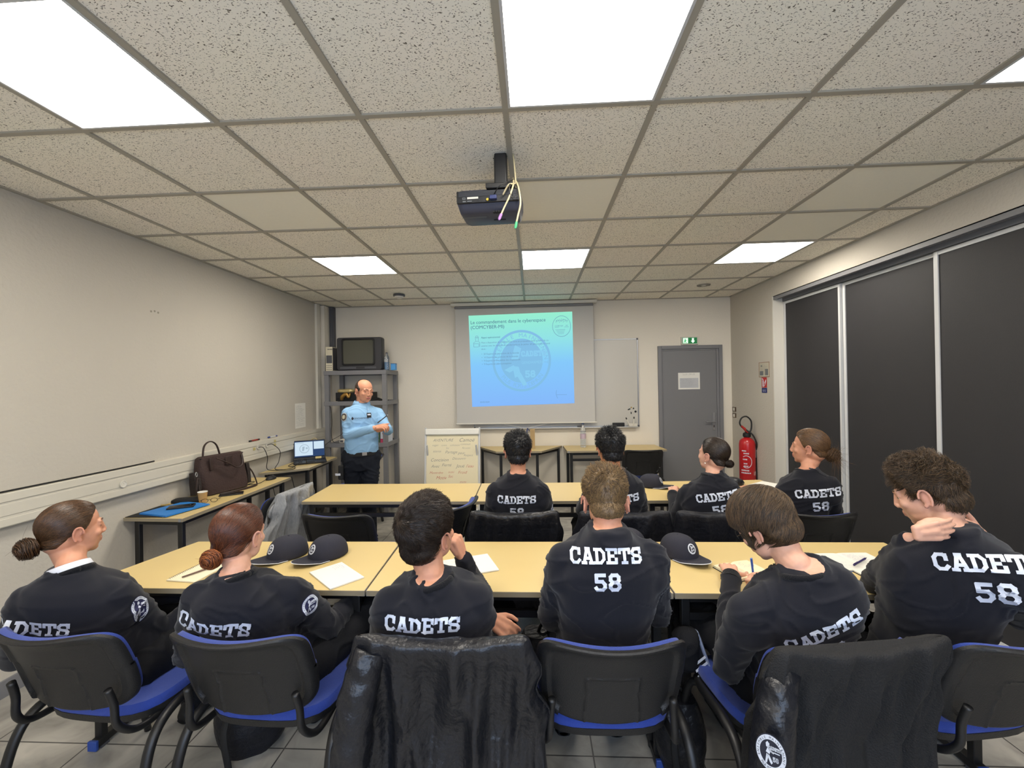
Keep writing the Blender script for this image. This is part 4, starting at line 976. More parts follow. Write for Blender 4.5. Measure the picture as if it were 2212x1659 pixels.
# ------------------------------------------------------------------ papers, notebooks, pens
def pad(name, cx, cy, z, w, h, rz, label, cat='notebook', th=.006, lines=8, seed=2, m=None, group=None, cover=None, spiral=False, ink=None, wl=.5):
    t = thing(name, label, cat, (cx, cy, z), R(rz), group)
    z0 = 0
    if cover: MB().box((-w/2-.003, -h/2-.003, 0), (w/2+.003, h/2+.003, .002)).build('cover', cover, t); z0 = .002
    MB().box((-w/2, -h/2, z0), (w/2, h/2, z0+th)).build('pages', m or M_paper, t, bevel=.0008)
    if lines:
        q = MB(); rnd = random.Random(seed); y = h/2-.02
        for k in range(lines): scribble(q, -w/2+.015, y, w*wl*rnd.uniform(.6, 1.2), .005, rnd, .0009, Matrix.Translation((0, 0, z0+th+.0006))); y -= .0095
        q.build('handwriting', ink or mat('pen_ink', '#7f7bab', .7), t)
    if spiral:
        q = MB(); k = -h/2+.01
        while k < h/2-.005:
            q.tube([(-w/2+.006+.006*math.cos(a), k+.0008*a, z0+th*.5+.007*math.sin(a)) for a in [i*PI/4 for i in range(9)]], .0008, 5); k += .0085
        o = q.build('spiral_binding', M_black, t); o['kind'] = 'stuff'
    return t
Z0 = .7508
pad('spiral_notebook', -1.51, .24, Z0, .15, .21, -6, 'white spiral notebook between the two girls on the near table', lines=0, spiral=True, m=mat('warm_page', '#d9d0b5', .7))
q = MB(); q.tube([(-.07, 0, 0), (.07, 0, 0)], .0038, 8); q.tube([(.07, 0, 0), (.082, 0, 0)], [.0036, .001], 8); o = q.build('pencil', mat('pencil_brown', '#5b4339', .5), smooth='auto', loc=(-1.50, .22, Z0+.012)); o.rotation_euler = (0, 0, R(62)); tag(o, 'brown pencil lying on the spiral notebook', 'pencil')
pad('notepad', -.832, .207, Z0, .24, .154, -42, 'white notepad with lilac writing in front of the auburn-haired girl', lines=5, seed=3, wl=.35)
pad('notepad', -.24, .31, Z0, .26, .2, 22, 'white paper pad in front of the boy with hand at chin', lines=4, seed=5, wl=.3)
def open_book(name, cx, cy, z, w, h, rz, label, m, cover, seed, lines=9, th=.009):
    t = thing(name, label, 'notebook', (cx, cy, z), R(rz))
    MB().box((-w-.003, -h/2-.003, 0), (w+.003, h/2+.003, .002)).build('cover', cover, t)
    for s in (-1, 1):
        n = 12; rings = []
        for k in range(n+1):
            x = s*w*k/n; zz = .002+th*(1-(k/n)**3*.25)*(min(1, k/n*5)**.5*.6+.4)
            rings.append([(x, -h/2, .002), (x, h/2, .002), (x, h/2, zz), (x, -h/2, zz)])
        MB().loft(rings if s > 0 else rings[::-1]).build('page_block', m, t, smooth='auto')
    q = MB(); rnd = random.Random(seed)
    for s in (-1, 1):
        y = h/2-.02
        for k in range(lines if s < 0 else lines//2+1): scribble(q, (-w+.012 if s < 0 else .014), y, w*rnd.uniform(.35, .7), .005, rnd, .0009, Matrix.Translation((0, 0, .002+th+.0012))); y -= .011
    q.build('handwriting', mat('pen_ink', '#7f7bab', .7), t); return t
open_book('open_notebook', 1.03, .265, Z0, .095, .15, 18, 'cream paged open notebook in which the long-haired boy writes', M_paperc, M_blackm, 4, th=.012)
open_book('open_notebook', 1.58, .37, Z0, .15, .19, 3, 'white open exercise book in front of the boy holding his neck', M_paper, mat('blue_cover', '#2d5f9c', .5), 8, 14, .005)
pad('notepad', 1.60, .225, Z0, .16, .1, 4, 'white sheet sticking out below the open exercise book', lines=3, seed=15, cover=M_blackm)
def pen(name, loc, rz, label, m, L=.145, ry=0, m2=None):
    t = thing(name, label, 'pen', loc, R(rz)); t.rotation_euler = (0, R(ry), R(rz))
    MB().tube([(-L/2, 0, 0), (L/2-.02, 0, 0)], .0045, 10).build('barrel', m, t, smooth='auto'); MB().tube([(L/2-.02, 0, 0), (L/2, 0, 0)], [.0042, .001], 10).build('tip', m2 or M_steel, t, smooth='auto'); q = MB().cbox((-L/2+.02, .0, .006), (.04, .003, .0015)); q.build('clip', m, t); return t
pen('pen', (1.60, .34, Z0+.018), 35, 'dark purple pen lying on the open exercise book', mat('pen_purple', '#332a5e', .4))
pad('notepad', 1.74, 1.70, Z0, .18, .2, -28, 'white sheet of paper on the far table between the two girls', lines=4, seed=18, th=.002)
pad('notepad', .73, 1.66, Z0, .2, .15, 8, 'white sheet of paper before the far-row boy with glasses', lines=4, seed=19, th=.002)
t = pad('folder', 2.02, 1.86, Z0, .25, .3, 35, 'black folder with a white sheet on the far right table corner', cat='folder', th=.002, lines=3, cover=M_blackm, seed=21); t.scale = (.9, .8, 1)
q = MB(); q.loft([[(x*s, y*s, z) for x, y in rr(.24, .13, .06)] for z, s in ((0, .95), (.02, 1), (.04, .9), (.055, .6))]); o = q.build('pouch', M_nylon, smooth='auto', loc=(1.72, 1.93, Z0)); tag(o, 'black soft pouch on the far table behind the girl with earring', 'pouch')

# bottle on back table, brown box hidden, trapezoid table things
bottle('water_bottle', 'clear water bottle on the back table under the projection screen', (.735, 3.86, .786), .315, .038, mat('bottle_cap_blue', '#31405f', .4), mat('label_pink', '#b9a7b4', .5))
t = thing('brown_box', 'small light brown box on the trapezoid table behind a dark-haired boy', 'box', (.045, 3.78, .786)); MB().box((0, 0, 0), (.06, .06, .25)).build('carton', mat('kraft', '#a98e63', .7), t, bevel=.002)

# ------------------------------------------------------------------ things on the left wall table
zs_ = .7508
t = thing('desk_mat', 'thin black folder lying under the blue folder at the table end', 'folder', (-2.63, 1.20, zs_)); MB().box((-.10, -.13, 0), (.16, .14, .004)).build('cover', M_blackm, t)
t = thing('document_folder', 'bright blue cardboard folder on the left wall table', 'folder', (-2.52, 1.24, zs_+.0045), R(-14)); MB().box((-.13, -.15, 0), (.13, .16, .006)).build('lower_cover', mat('folder_blue', '#2878c4', .5, bump=.15, bscale=30), t); MB().box((-.128, -.148, .0065), (.128, .155, .010)).build('upper_cover', MATS['folder_blue'], t)
t = thing('smartphone', 'black phone in a case lying on the blue folder', 'phone', (-2.49, 1.26, zs_+.0155), R(-62)); MB().box((-.04, -.08, 0), (.04, .08, .012)).build('case', M_blackp, t, bevel=.004); MB().box((-.034, -.074, .012), (.034, .074, .0128)).build('screen', mat('phone_glass', '#0c0d10', .1), t); MB().ellipsoid((-.0, .055, .0128), (.006, .006, .002), 10, 5).build('camera', M_greyd, t)
t = thing('smartphone', 'glossy black phone lying flat beside the strap of the brown bag', 'phone', (-2.42, 1.68, zs_), R(-58)); MB().box((-.045, -.085, 0), (.045, .085, .009)).build('case', M_blackp, t, bevel=.003); MB().box((-.042, -.082, .009), (.042, .082, .0098)).build('screen', MATS['phone_glass'], t)
t = thing('pencil_case', 'black zipped pencil case behind the blue folder', 'pencil case', (-2.60, 1.44, zs_), R(-70)); q = MB(); q.loft([[(x*s, y*s, z) for x, y in rr(.08, .2, .03)] for z, s in ((0, .9), (.01, 1), (.028, .97), (.036, .8))]); q.build('pouch', M_blackm, t, smooth='auto')
t = thing('paper_cup', 'small brown paper cup with white rim next to the bag', 'cup', (-2.49, 1.46, zs_)); MB().lathe([(0, 0), (.024, 0), (.033, .076), (.031, .078), (.023, .008), (0, .008)], 28).build('cup_body', mat('kraft_cup', '#b08c58', .6, bump=.2, bscale=70), t, smooth='auto'); q = MB(); q.lathe([(.0325, .075), (.0345, .077), (.0338, .08), (.031, .079)], 28); q.build('rim', M_paper, t, smooth='auto'); MB().lathe([(0, .06), (.029, .06), (.029, .062), (0, .062)], 24).build('coffee', mat('coffee', '#3a2417', .2), t)
t = thing('spectacles', 'dark spectacles lying beside the paper cup', 'glasses', (-2.42, 1.44, zs_), R(30))
for s in (-1, 1):
    q = MB(); q.tube([(s*.03+.022*math.cos(a), 0, .016+.015*math.sin(a)) for a in [2*PI*i/16 for i in range(17)]], .0018, 6); q.build('lens_rim', M_black, t, smooth=True); q = MB(); q.tube([(s*.055, 0, .02), (s*.06, .06, .015), (s*.055, .12, .004)], .0018, 6); q.build('temple', M_black, t, smooth=True)
q = MB(); q.tube([(-.008, 0, .02), (0, .001, .023), (.008, 0, .02)], .0015, 6); q.build('bridge', M_black, t)
q = MB(); q.tube([(0, 0, .006), (.05, .02, .006), (.1, .01, .006)], .005, 8, smooth=3); tag(q.build('felt_pen', mat('felt_yellow', '#a08d55', .5), smooth='auto', loc=(-2.73, 1.35, zs_)), 'thin yellowish pen lying against the left wall on the table', 'pen')
# brown bag
t = thing('briefcase', 'dark brown canvas briefcase standing against the left wall', 'bag', (-2.585, 1.80, zs_), R(-86)); t.rotation_euler = (0, 0, R(74))
M_bag = mat('brown_canvas', '#33221e', .8, bump=.5, bscale=90, var=.18, vscale=8); M_leather = mat('brown_leather', '#2c1c17', .5, bump=.2, bscale=60)
M_bagd = mat('dark_canvas', '#231a17', .8, bump=.5, bscale=90)
bl = Matrix.Rotation(R(-6), 4, 'X')
q = MB(); rg = []
for k in range(15):
    v = k/14; w_ = .21-.02*(2*v-1)**2+.0*v; d = .075*(1-.35*v); z = .30*v
    rg.append([(x*(1+.02*math.sin(5*v+x*9)), y+.006*math.sin(x*23+v*5), z+(.012*math.cos(x*6) if k > 11 else 0)) for x, y in rr(2*w_, 2*d, min(d*.8, .05), 6)])
q.loft([[(x*.97, y*.9, z-.0) for x, y, z in rg[0]]]+rg+[[(x*.93, y*.7, z+.012) for x, y, z in rg[-1]]], bl); q.build('bag_body', M_bag, t, smooth='auto')
q = MB(); 
for s in (-1, 1): q = MB(); q.loft([[(s*(.205+dx), y*sc, z) for y, z in ((-.045, .02), (.045, .02), (.05, .12), (.035, .2), (-.035, .2), (-.05, .12))] for dx, sc in ((0, 1), (.03, .9), (.04, .7))][::s], bl); q.build('side_pocket', M_bagd, t, smooth='auto')
q = MB(); q.tube([(-.16, .01, .295), (-.14, .02, .40), (-.09, .02, .435), (-.04, .015, .40), (-.01, .01, .295)], .011, 8, smooth=6, flat=.5); q.build('handle', M_leather, t, smooth=True)
q = MB(); q.tube([(-.10, -.062, .30), (-.02, -.09, .25), (.05, -.1, .2), (.11, -.09, .22), (.12, -.07, .3)], .010, 8, smooth=6, flat=.5); q.build('handle', M_leather, t, smooth=True)
for aa, bb_ in (((.0, -.068, .22), (.06, -.062, .29)), ((-.14, -.074, .2), (-.12, -.06, .3))): MB().box(aa, bb_, bl).build('leather_patch', M_leather, t, bevel=.002)
q = MB(); q.tube([(.21, .0, .2), (.26, -.02, .12), (.27, -.06, .03), (.2, -.13, .006), (.0, -.15, .006), (-.12, -.13, .006)], .014, 8, smooth=7, flat=.35); q.build('shoulder_strap', M_leather, t, smooth=True)
q = MB(); q.tube([(-.235, -.03, .16), (-.255, -.05, .08), (-.25, -.05, .03), (-.23, -.06, .015), (-.22, -.03, .1)], .011, 8, smooth=5, flat=.4); q.build('side_strap', M_leather, t, smooth=True)
q = MB(); q.tube([(-.238, -.03, .17), (-.25, -.035, .19), (-.24, -.03, .21), (-.228, -.025, .19), (-.238, -.03, .17)], .003, 6, smooth=3); q.build('buckle', M_steel, t, smooth=True)
q = MB(); q.tube([(-.19, 0, .302), (.19, 0, .302)], .005, 6); q.build('zip', M_blackm, t)

# laptop and its corner
zt = .7658
t = thing('laptop', 'open black laptop showing presentation windows', 'laptop', (-2.485, 3.04, zt), R(30))
MB().box((-.17, -.12, .004), (.17, .12, .022)).build('base', M_blackp, t, bevel=.003)
q = MB()
for r_ in range(5):
    for c_ in range(14): q.cbox((-.143+.022*c_, .085-.022*r_, .0225), (.018, .018, .003))
o = q.build('keyboard', mat('key_black', '#0d0d0f', .6), t); MB().box((-.045, -.11, .0222), (.045, -.05, .0232)).build('touchpad', M_blackm, t)
lm = Matrix.Translation((0, .122, .02)) @ Matrix.Rotation(R(-14), 4, 'X')
MB().box((-.17, 0, 0), (.17, .008, .225)).build('lid', M_blackp, t, M=lm, bevel=.003)
M_sb = slide_ink('screen_blue', '#31476e'); M_sw = slide_ink('screen_white', '#cfe3f2'); M_sw2 = slide_ink('screen_grey', '#a9bccb'); M_dk = slide_ink('screen_dark', '#20242c')
s_ = MB().box((-.16, -.0015, .02), (.16, 0, .215)).build('display', M_sb, t, M=lm)
MB().box((-.155, -.0022, .045), (.035, -.0015, .205)).build('slide_window', M_sw, t, M=lm); MB().box((.045, -.0022, .115), (.155, -.0015, .205)).build('preview_window', M_sw, t, M=lm); MB().box((-.16, -.0022, .02), (.16, -.0015, .032)).build('task_bar', M_dk, t, M=lm)
q = MB(); 
for i in range(32):
    a0, a1 = 2*PI*i/32, 2*PI*(i+1)/32; q.add([(-.055+r*math.cos(a), -.0026, .125+r*math.sin(a)) for r, a in ((.045, a0), (.052, a0), (.052, a1), (.045, a1))], [(0, 1, 2, 3)])
q.add([(-.08, -.0026, .1), (-.06, -.0026, .1), (-.05, -.0026, .15), (-.075, -.0026, .15)], [(0, 1, 2, 3)]); q.add([(-.04, -.0026, .12), (-.02, -.0026, .12), (-.02, -.0026, .14), (-.04, -.0026, .14)], [(0, 1, 2, 3)]); q.add([(-.14, -.0026, .19), (-.06, -.0026, .19), (-.06, -.0026, .195), (-.14, -.0026, .195)], [(0, 1, 2, 3)])
q.build('slide_picture', M_sw2, t, M=lm)
o = MB().box((.06, -.004, .0), (.125, -.0015, .024)).build('sticker', mat('sticker_yellow', '#cbb878', .6), t, M=lm)
t = thing('wicker_basket', 'small cream wicker basket with a handle behind the laptop', 'basket', (-2.60, 3.36, zt))
q = MB()
for k in range(6):
    z = .01+.02*k; r = .05+.004*k; q.tube([((r+.003*math.sin(8*a+k*PI))*math.cos(a), (r+.003*math.sin(8*a+k*PI))*math.sin(a), z) for a in [2*PI*i/40 for i in range(41)]], .0035, 6)
for i in range(12): a = 2*PI*i/12; q.tube([(.048*math.cos(a), .048*math.sin(a), 0), (.07*math.cos(a), .07*math.sin(a), .13)], .003, 5)
q.build('weave', mat('wicker', '#c3b184', .6), t); q = MB(); q.tube([(.065*math.cos(a)*1.0, 0, .12+.12*math.sin(a)) for a in [PI*i/12 for i in range(13)]], .005, 6); q.build('handle', MATS['wicker'], t)
t = thing('computer_mouse', 'black computer mouse at the far end of the left wall table', 'mouse', (-2.44, 2.24, zs_)); q = MB(); q.ellipsoid((0, 0, .006), (.04, .06, .028), 20, 10); q.v = [Vector((v.x, v.y, max(v.z, .0))) for v in q.v]; q.build('shell', M_blackp, t, smooth=True); MB().cbox((0, .03, .03), (.006, .014, .008)).build('wheel', M_greyd, t)
t = thing('power_adapter', 'black power adapter brick lying on the left wall table', 'power adapter', (-2.62, 2.12, zs_), R(-60)); MB().box((-.05, -.03, 0), (.05, .03, .028)).build('brick', M_blackp, t, bevel=.005)
def cable(name, pts, r, label, m=None, sm=7):
    q = MB(); q.tube(pts, r, 7, smooth=sm); return tag(q.build(name, m or M_black, smooth=True), label, 'cable')
cable('power_cable', [(XL+.055, 2.46, 1.03), (-2.66, 2.47, 1.02), (-2.64, 2.50, .92), (-2.66, 2.52, .80), (-2.60, 2.55, .775), (-2.45, 2.62, .772), (-2.5, 2.75, .772), (-2.6, 2.8, .772), (-2.55, 2.9, .80), (-2.5, 2.95, .775)], .0035, 'black cable plugged into the left socket of the wall trunking')
cable('power_cable', [(XL+.055, 2.6, 1.03), (-2.66, 2.62, 1.035), (-2.63, 2.7, .95), (-2.66, 2.72, .83), (-2.62, 2.6, .775), (-2.5, 2.7, .772), (-2.42, 2.8, .85), (-2.45, 2.9, .775)], .0035, 'black cable plugged into the right socket of the wall trunking')
cable('mouse_cable', [(-2.44, 2.18, .77), (-2.43, 2.05, .757), (-2.5, 2.0, .757), (-2.52, 2.12, .757), (-2.58, 2.06, .765)], .0028, 'thin black cable curling from the mouse to the power adapter')
cable('hanging_cable', [(-2.33, 2.40, .74), (-2.31, 2.42, .55), (-2.36, 2.42, .32), (-2.45, 2.44, .1), (-2.5, 2.45, .02)], .0035, 'black cable hanging down to the floor between the wall tables')
cable('hanging_cable', [(-2.40, 2.2, .70), (-2.38, 2.25, .45), (-2.42, 2.3, .25), (-2.47, 2.34, .03)], .003, 'thin black cable hanging under the end of the left wall table')
cable('charger_cable', [(XL+.055, 1.95, .99), (-2.68, 1.96, .99), (-2.64, 1.99, .95), (-2.62, 2.0, .85), (-2.63, 2.03, .79)], .004, 'black and white charger cable beside the brown bag')
t = thing('wall_plug', 'black plug in the trunking socket beside the brown bag', 'plug', (XL+.051, 1.95, .99)); MB().box((0, -.02, -.02), (.035, .02, .02)).build('plug_body', M_blackm, t, bevel=.008)
for y, z, m1, lab in ((2.44, 1.105, mat('marker_red', '#8c2f26', .5), 'red and black marker lying on top of the wall trunking'), (2.74, 1.105, mat('marker_white', '#c9c9c9', .4), 'white marker with blue ends lying on top of the wall trunking')):
    t = thing('marker', lab, 'marker', (XL+.025, y, 1.0935)); q = MB(); q.tube([(0, -.05, .009), (0, .05, .009)], .008, 10); q.build('barrel', m1, t, smooth='auto')
    q = MB(); q.tube([(0, .05, .009), (0, .075, .009)], .0088, 10); q.build('cap', M_black if 'red' in lab else mat('marker_blue', '#1f3373', .5), t, smooth='auto'); q = MB(); q.tube([(0, -.075, .009), (0, -.05, .009)], .0088, 10); q.build('end_plug', M_black if 'red' in lab else MATS['marker_blue'], t, smooth='auto')
for y, z in ((2.40, 1.02), (2.74, 1.055), (2.74, 1.015)):
    o = MB().box((0, -.018, -.014), (.0006, .018, .014)).build('yellow_label', mat('label_yellow', '#b9ac72', .7), loc=(XL+.0505, y, z)); tag(o, 'small yellowed label stuck on the wall trunking near the sockets', 'label', 'yellow labels on the trunking')
# hole mark on the left wall
p = onX(334, 674, XL+.0005); q = MB()
for k in range(3): q.lathe([(0, 0), (.008, 0), (.008, .001), (0, .0015)], 12, Matrix.Translation((p.x, p.y+.03*(k-1), p.z+.006*(k % 2))) @ Matrix.Rotation(R(90), 4, 'Y'))
tag(q.build('wall_plug_patch', mat('patch_grey', '#8f897c', .9)), 'small filled screw holes high on the left wall', 'wall patch')

# ------------------------------------------------------------------ bags on the floor
def bag(name, loc, sz, rz, label, m, seed=1, straps=True):
    t = thing(name, label, 'bag', loc, R(rz)); q = MB(); rg = []
    for k in range(14):
        v = k/13; s = (math.sin(PI*(.12+.80*v))**.35)
        rg.append([(x*s*(1+.06*noise.noise(Vector((x*9, y*9, v*4+seed)))), y*s+.02*noise.noise(Vector((x*12, v*5, seed))), sz[2]*v) for x, y in rr(sz[0], sz[1], min(sz[:2])*.4, 6)])
    q.loft(rg); q.build('bag_body', m, t, smooth='auto')
    if straps:
        q = MB(); q.tube([(-sz[0]*.2, -sz[1]*.45, sz[2]*.85), (-sz[0]*.3, -sz[1]*.75, sz[2]*.6), (-sz[0]*.25, -sz[1]*.8, sz[2]*.2), (-sz[0]*.3, -sz[1]*.55, .02)], .014, 8, smooth=5, flat=.3); q.build('strap', M_blackm, t, smooth=True)
        q = MB(); q.tube([(-.03, 0, sz[2]*.95), (0, 0, sz[2]+.04), (.04, 0, sz[2]*.95)], .008, 8, smooth=4); q.build('handle', M_blackm, t, smooth=True)
    return t
bag('backpack', (-.52, .0, 0), (.26, .2, .36), 20, 'black backpack on the floor left of the large shiny jacket', M_nylon, 2)
bag('backpack', (.12, .42, 0), (.3, .2, .38), 0, 'black backpack with buckle under the near table beside the fair-haired boy', M_nylon, 3)
bag('backpack', (-1.22, .18, 0), (.3, .25, .34), 30, 'dark rucksack on the floor between the two girls', M_nylon2, 4)
bag('backpack', (1.62, .52, 0), (.25, .18, .3), 10, 'black bag under the near right table', M_nylon, 5)
bag('backpack', (.68, .1, 0), (.2, .16, .3), 0, 'black satchel on the floor right of the centre chair', M_nylon, 6)
# ------------------------------------------------------------------ people
def skin_mat(name, col, lip='#a8625a', rough=.5):
    m = bpy.data.materials.new(name); m.use_nodes = True; nt = m.node_tree; b = nt.nodes['Principled BSDF']; L = nt.links.new
    at = nt.nodes.new('ShaderNodeAttribute'); at.attribute_name = 'tint'
    n = nt.nodes.new('ShaderNodeTexNoise'); n.inputs['Scale'].default_value = 60; n.inputs['Detail'].default_value = 4
    tc = nt.nodes.new('ShaderNodeTexCoord'); L(tc.outputs['Object'], n.inputs['Vector'])
    c = lin(col); mx = nt.nodes.new('ShaderNodeMix'); mx.data_type = 'RGBA'; mx.inputs[6].default_value = tuple(v*.9 for v in c[:3])+(1,); mx.inputs[7].default_value = tuple(min(1, v*1.1) for v in c[:3])+(1,)
    L(n.outputs['Fac'], mx.inputs[0]); m2 = nt.nodes.new('ShaderNodeMix'); m2.data_type = 'RGBA'; L(at.outputs['Fac'], m2.inputs[0]); L(mx.outputs[2], m2.inputs[6]); m2.inputs[7].default_value = lin(lip)
    L(m2.outputs[2], b.inputs['Base Color']); b.inputs['Roughness'].default_value = rough
    b.inputs['Subsurface Weight'].default_value = .12; b.inputs['Subsurface Radius'].default_value = (.012, .004, .002); b.inputs['Specular IOR Level'].default_value = .35
    return m
def hair_mat(name, dark, light, rough=.42):
    m = bpy.data.materials.new(name); m.use_nodes = True; nt = m.node_tree; b = nt.nodes['Principled BSDF']; L = nt.links.new
    g = nt.nodes.new('ShaderNodeNewGeometry'); cr = nt.nodes.new('ShaderNodeValToRGB'); e = cr.color_ramp.elements
    e[0].color = lin(dark); e[1].color = lin(light); e[0].position = .1; e[1].position = 1.0
    L(g.outputs['Random Per Island'], cr.inputs[0]); L(cr.outputs[0], b.inputs['Base Color']); b.inputs['Roughness'].default_value = rough; b.inputs['Specular IOR Level'].default_value = .5
    return m
M_sweat = mat('black_sweatshirt', '#1a1b22', .95, bump=.10, bscale=520, spec=.2, sheen=.12)
M_rib = mat('black_ribbing', '#0f1015', .92, bump=.4, bscale=200, spec=.2, sheen=.1)
M_trous = mat('black_trousers', '#121317', .85, bump=.2, bscale=200, spec=.25)
M_navyt = mat('navy_trousers', '#141821', .85, bump=.2, bscale=150, spec=.25)
M_polo = mat('light_blue_cloth', '#86add0', .9, bump=.08, bscale=500, spec=.2)
M_wcol = mat('white_cotton', '#c9ccd6', .8)
M_shoe = mat('black_shoe', '#141416', .5)
M_eye = mat('eye_white', '#c9c2b8', .25); M_iris = mat('iris', '#2c2018', .2)
M_letter = mat('lettering_film', '#cdd3e0', .6, spec=.3)

def fast_mesh(name, V, Q, m, parent, M=None, smooth=True):
    V = np.asarray(V, dtype=np.float64)
    if M is not None: A = np.array(M); V = V @ A[:3, :3].T + A[:3, 3]
    Q = np.asarray(Q, dtype=np.int32); me = bpy.data.meshes.new(name); k = Q.shape[1]
    me.vertices.add(len(V)); me.vertices.foreach_set('co', V.astype(np.float32).ravel())
    me.loops.add(Q.size); me.loops.foreach_set('vertex_index', Q.ravel()); me.polygons.add(len(Q)); me.polygons.foreach_set('loop_start', np.arange(0, Q.size, k, dtype=np.int32))
    me.update(calc_edges=True); me.validate()
    if smooth: me.shade_smooth()
    me.materials.append(m); o = bpy.data.objects.new(name, me); C.objects.link(o)
    if parent: o.parent = parent
    return o
def remesh(mb, name, voxel, it, m, parent, fold=0.0, foldseed=0.0, origin=Vector((0, 0, 0)), mask=None):
    me = mb.mesh('tmp'); o = bpy.data.objects.new('tmp', me); C.objects.link(o)
    r = o.modifiers.new('r', 'REMESH'); r.mode = 'VOXEL'; r.voxel_size = voxel; r.adaptivity = 0
    if it: s = o.modifiers.new('s', 'SMOOTH'); s.factor = .5; s.iterations = it
    dg = bpy.context.evaluated_depsgraph_get(); dg.update(); me2 = bpy.data.meshes.new_from_object(o.evaluated_get(dg)); bpy.data.objects.remove(o); bpy.data.meshes.remove(me)
    me2.name = name; n = len(me2.vertices); co = np.empty(n*3, np.float32); me2.vertices.foreach_get('co', co); co = co.reshape(-1, 3)
    if fold > 0:
        no = np.empty(n*3, np.float32); me2.vertices.foreach_get('normal', no); no = no.reshape(-1, 3); d = np.empty(n, np.float32); sd = foldseed*7.3
        N = noise.noise
        for i in range(n):
            x, y, z = co[i]; w1 = N((x*5+sd, y*5, z*5)); a = N((x*6+sd+2*w1, y*6, z*15+1.5*w1)); b_ = N((x*16+sd, y*14+w1, z*20+3*w1))
            d[i] = (max(0, 1-abs(a)*4.5)**2)*1.0-.25+b_*.22
        if mask is not None: d *= mask(co)
        co += no*(d*fold)[:, None]
    co -= np.array(origin, dtype=np.float32); me2.vertices.foreach_set('co', co.ravel()); me2.update(); me2.shade_smooth(); me2.materials.clear(); me2.materials.append(m)
    o = bpy.data.objects.new(name, me2); C.objects.link(o); o.parent = parent; return o
def bvh_of(o, origin):
    me = o.data; vs = [v.co+origin for v in me.vertices]; return BVHTree.FromPolygons(vs, [tuple(p.vertices) for p in me.polygons])
def decal(bvh, name, polys, c, U, V, back, m, parent, origin, off=.0024, reach=.2):
    """flat polygons laid onto the cloth surface along -back"""
    mb = MB(); 
    for p in polys:
        vs = []
        for q in p:
            o_ = c+U*q.x+V*q.y+back*reach; h = bvh.ray_cast(o_, -back, reach*2.2)
            if h[0] is None or (h[0]-c).length > .26: vs = None; break
            vs.append(h[0]+back*off*1.3-origin)
        if vs: mb.add(vs, [list(range(len(vs)))])
    if mb.v: return mb.build(name, m, parent)

# head shape -------------------------------------------------------
ELL = [((0, -.014, .036), (.0745, .094, .082)), ((0, .030, -.018), (.061, .060, .086)), ((0, -.034, -.030), (.063, .064, .055))]
HO = np.array((0, -.005, .015))
def head_r(d):
    """distance from HO to the head surface along unit directions d (n,3)"""
    best = np.full(len(d), .03)
    for c, r in ELL:
        r = np.array(r); o_ = (HO-np.array(c))/r; e = d/r
        A = (e*e).sum(1); B = (e*o_).sum(1); Cc = (o_*o_).sum()-1; D = B*B-A*Cc
        t = np.where(D > 0, (-B+np.sqrt(np.maximum(D, 0)))/A, 0); best = np.maximum(best, t)
    return best
def hairline(az):   # az in degrees 0 front .. 180 back -> z below which there is no hair
    return np.interp(az, [0, 25, 45, 58, 70, 80, 90, 104, 118, 140, 180], [.080, .078, .066, .045, .012, .004, .018, .012, -.022, -.058, -.068])
def hair_h(d, st):
    """hair thickness over the scalp for directions d; negative outside"""
    r = head_r(d); p = HO+d*r[:, None]; az = np.degrees(np.arctan2(np.abs(d[:, 0]), d[:, 1])); zl = hairline(az)+st.get('dz', 0)
    if 'front' in st: zl = np.where(az < 75, zl+st['front']*(1-az/75)**.6, zl)
    if 'nape' in st: zl = np.where(az > 110, zl+st['nape']*np.minimum(1, (az-110)/40), zl)
    m = np.clip((p[:, 2]-zl)/.014, -1, 1)
    if 'bald' in st: m = np.minimum(m, np.clip((st['bald']-p[:, 1]-(p[:, 2]-.05)*1.1)/.01, -1, 1))
    top = np.clip((p[:, 2]-.02)/.09, 0, 1); t = st['side']*(1-top)+st['top']*top
    fr = np.clip((p[:, 1])/.08, 0, 1)*top; t = t+fr*st.get('quiff', 0)
    if 'tuft' in st:
        q = p*st.get('tscale', 1.0); u = np.sin(q[:, 0]*150+2.2*np.sin(q[:, 1]*95+q[:, 2]*60))*np.sin(q[:, 1]*120+q[:, 2]*90+2*np.sin(q[:, 0]*80)); t = t+st['tuft']*(.25+.75*top)*u+st['tuft']*.5*top*np.sin(q[:, 0]*310+3*u)*np.sin(q[:, 1]*260+2*u)
    low = np.clip((p[:, 2]+.07)/.06, 0, 1); t = t*(.45+.55*low)
    return np.where(m > 0, t*np.minimum(1, m**.6+.02), m*.008), p, m
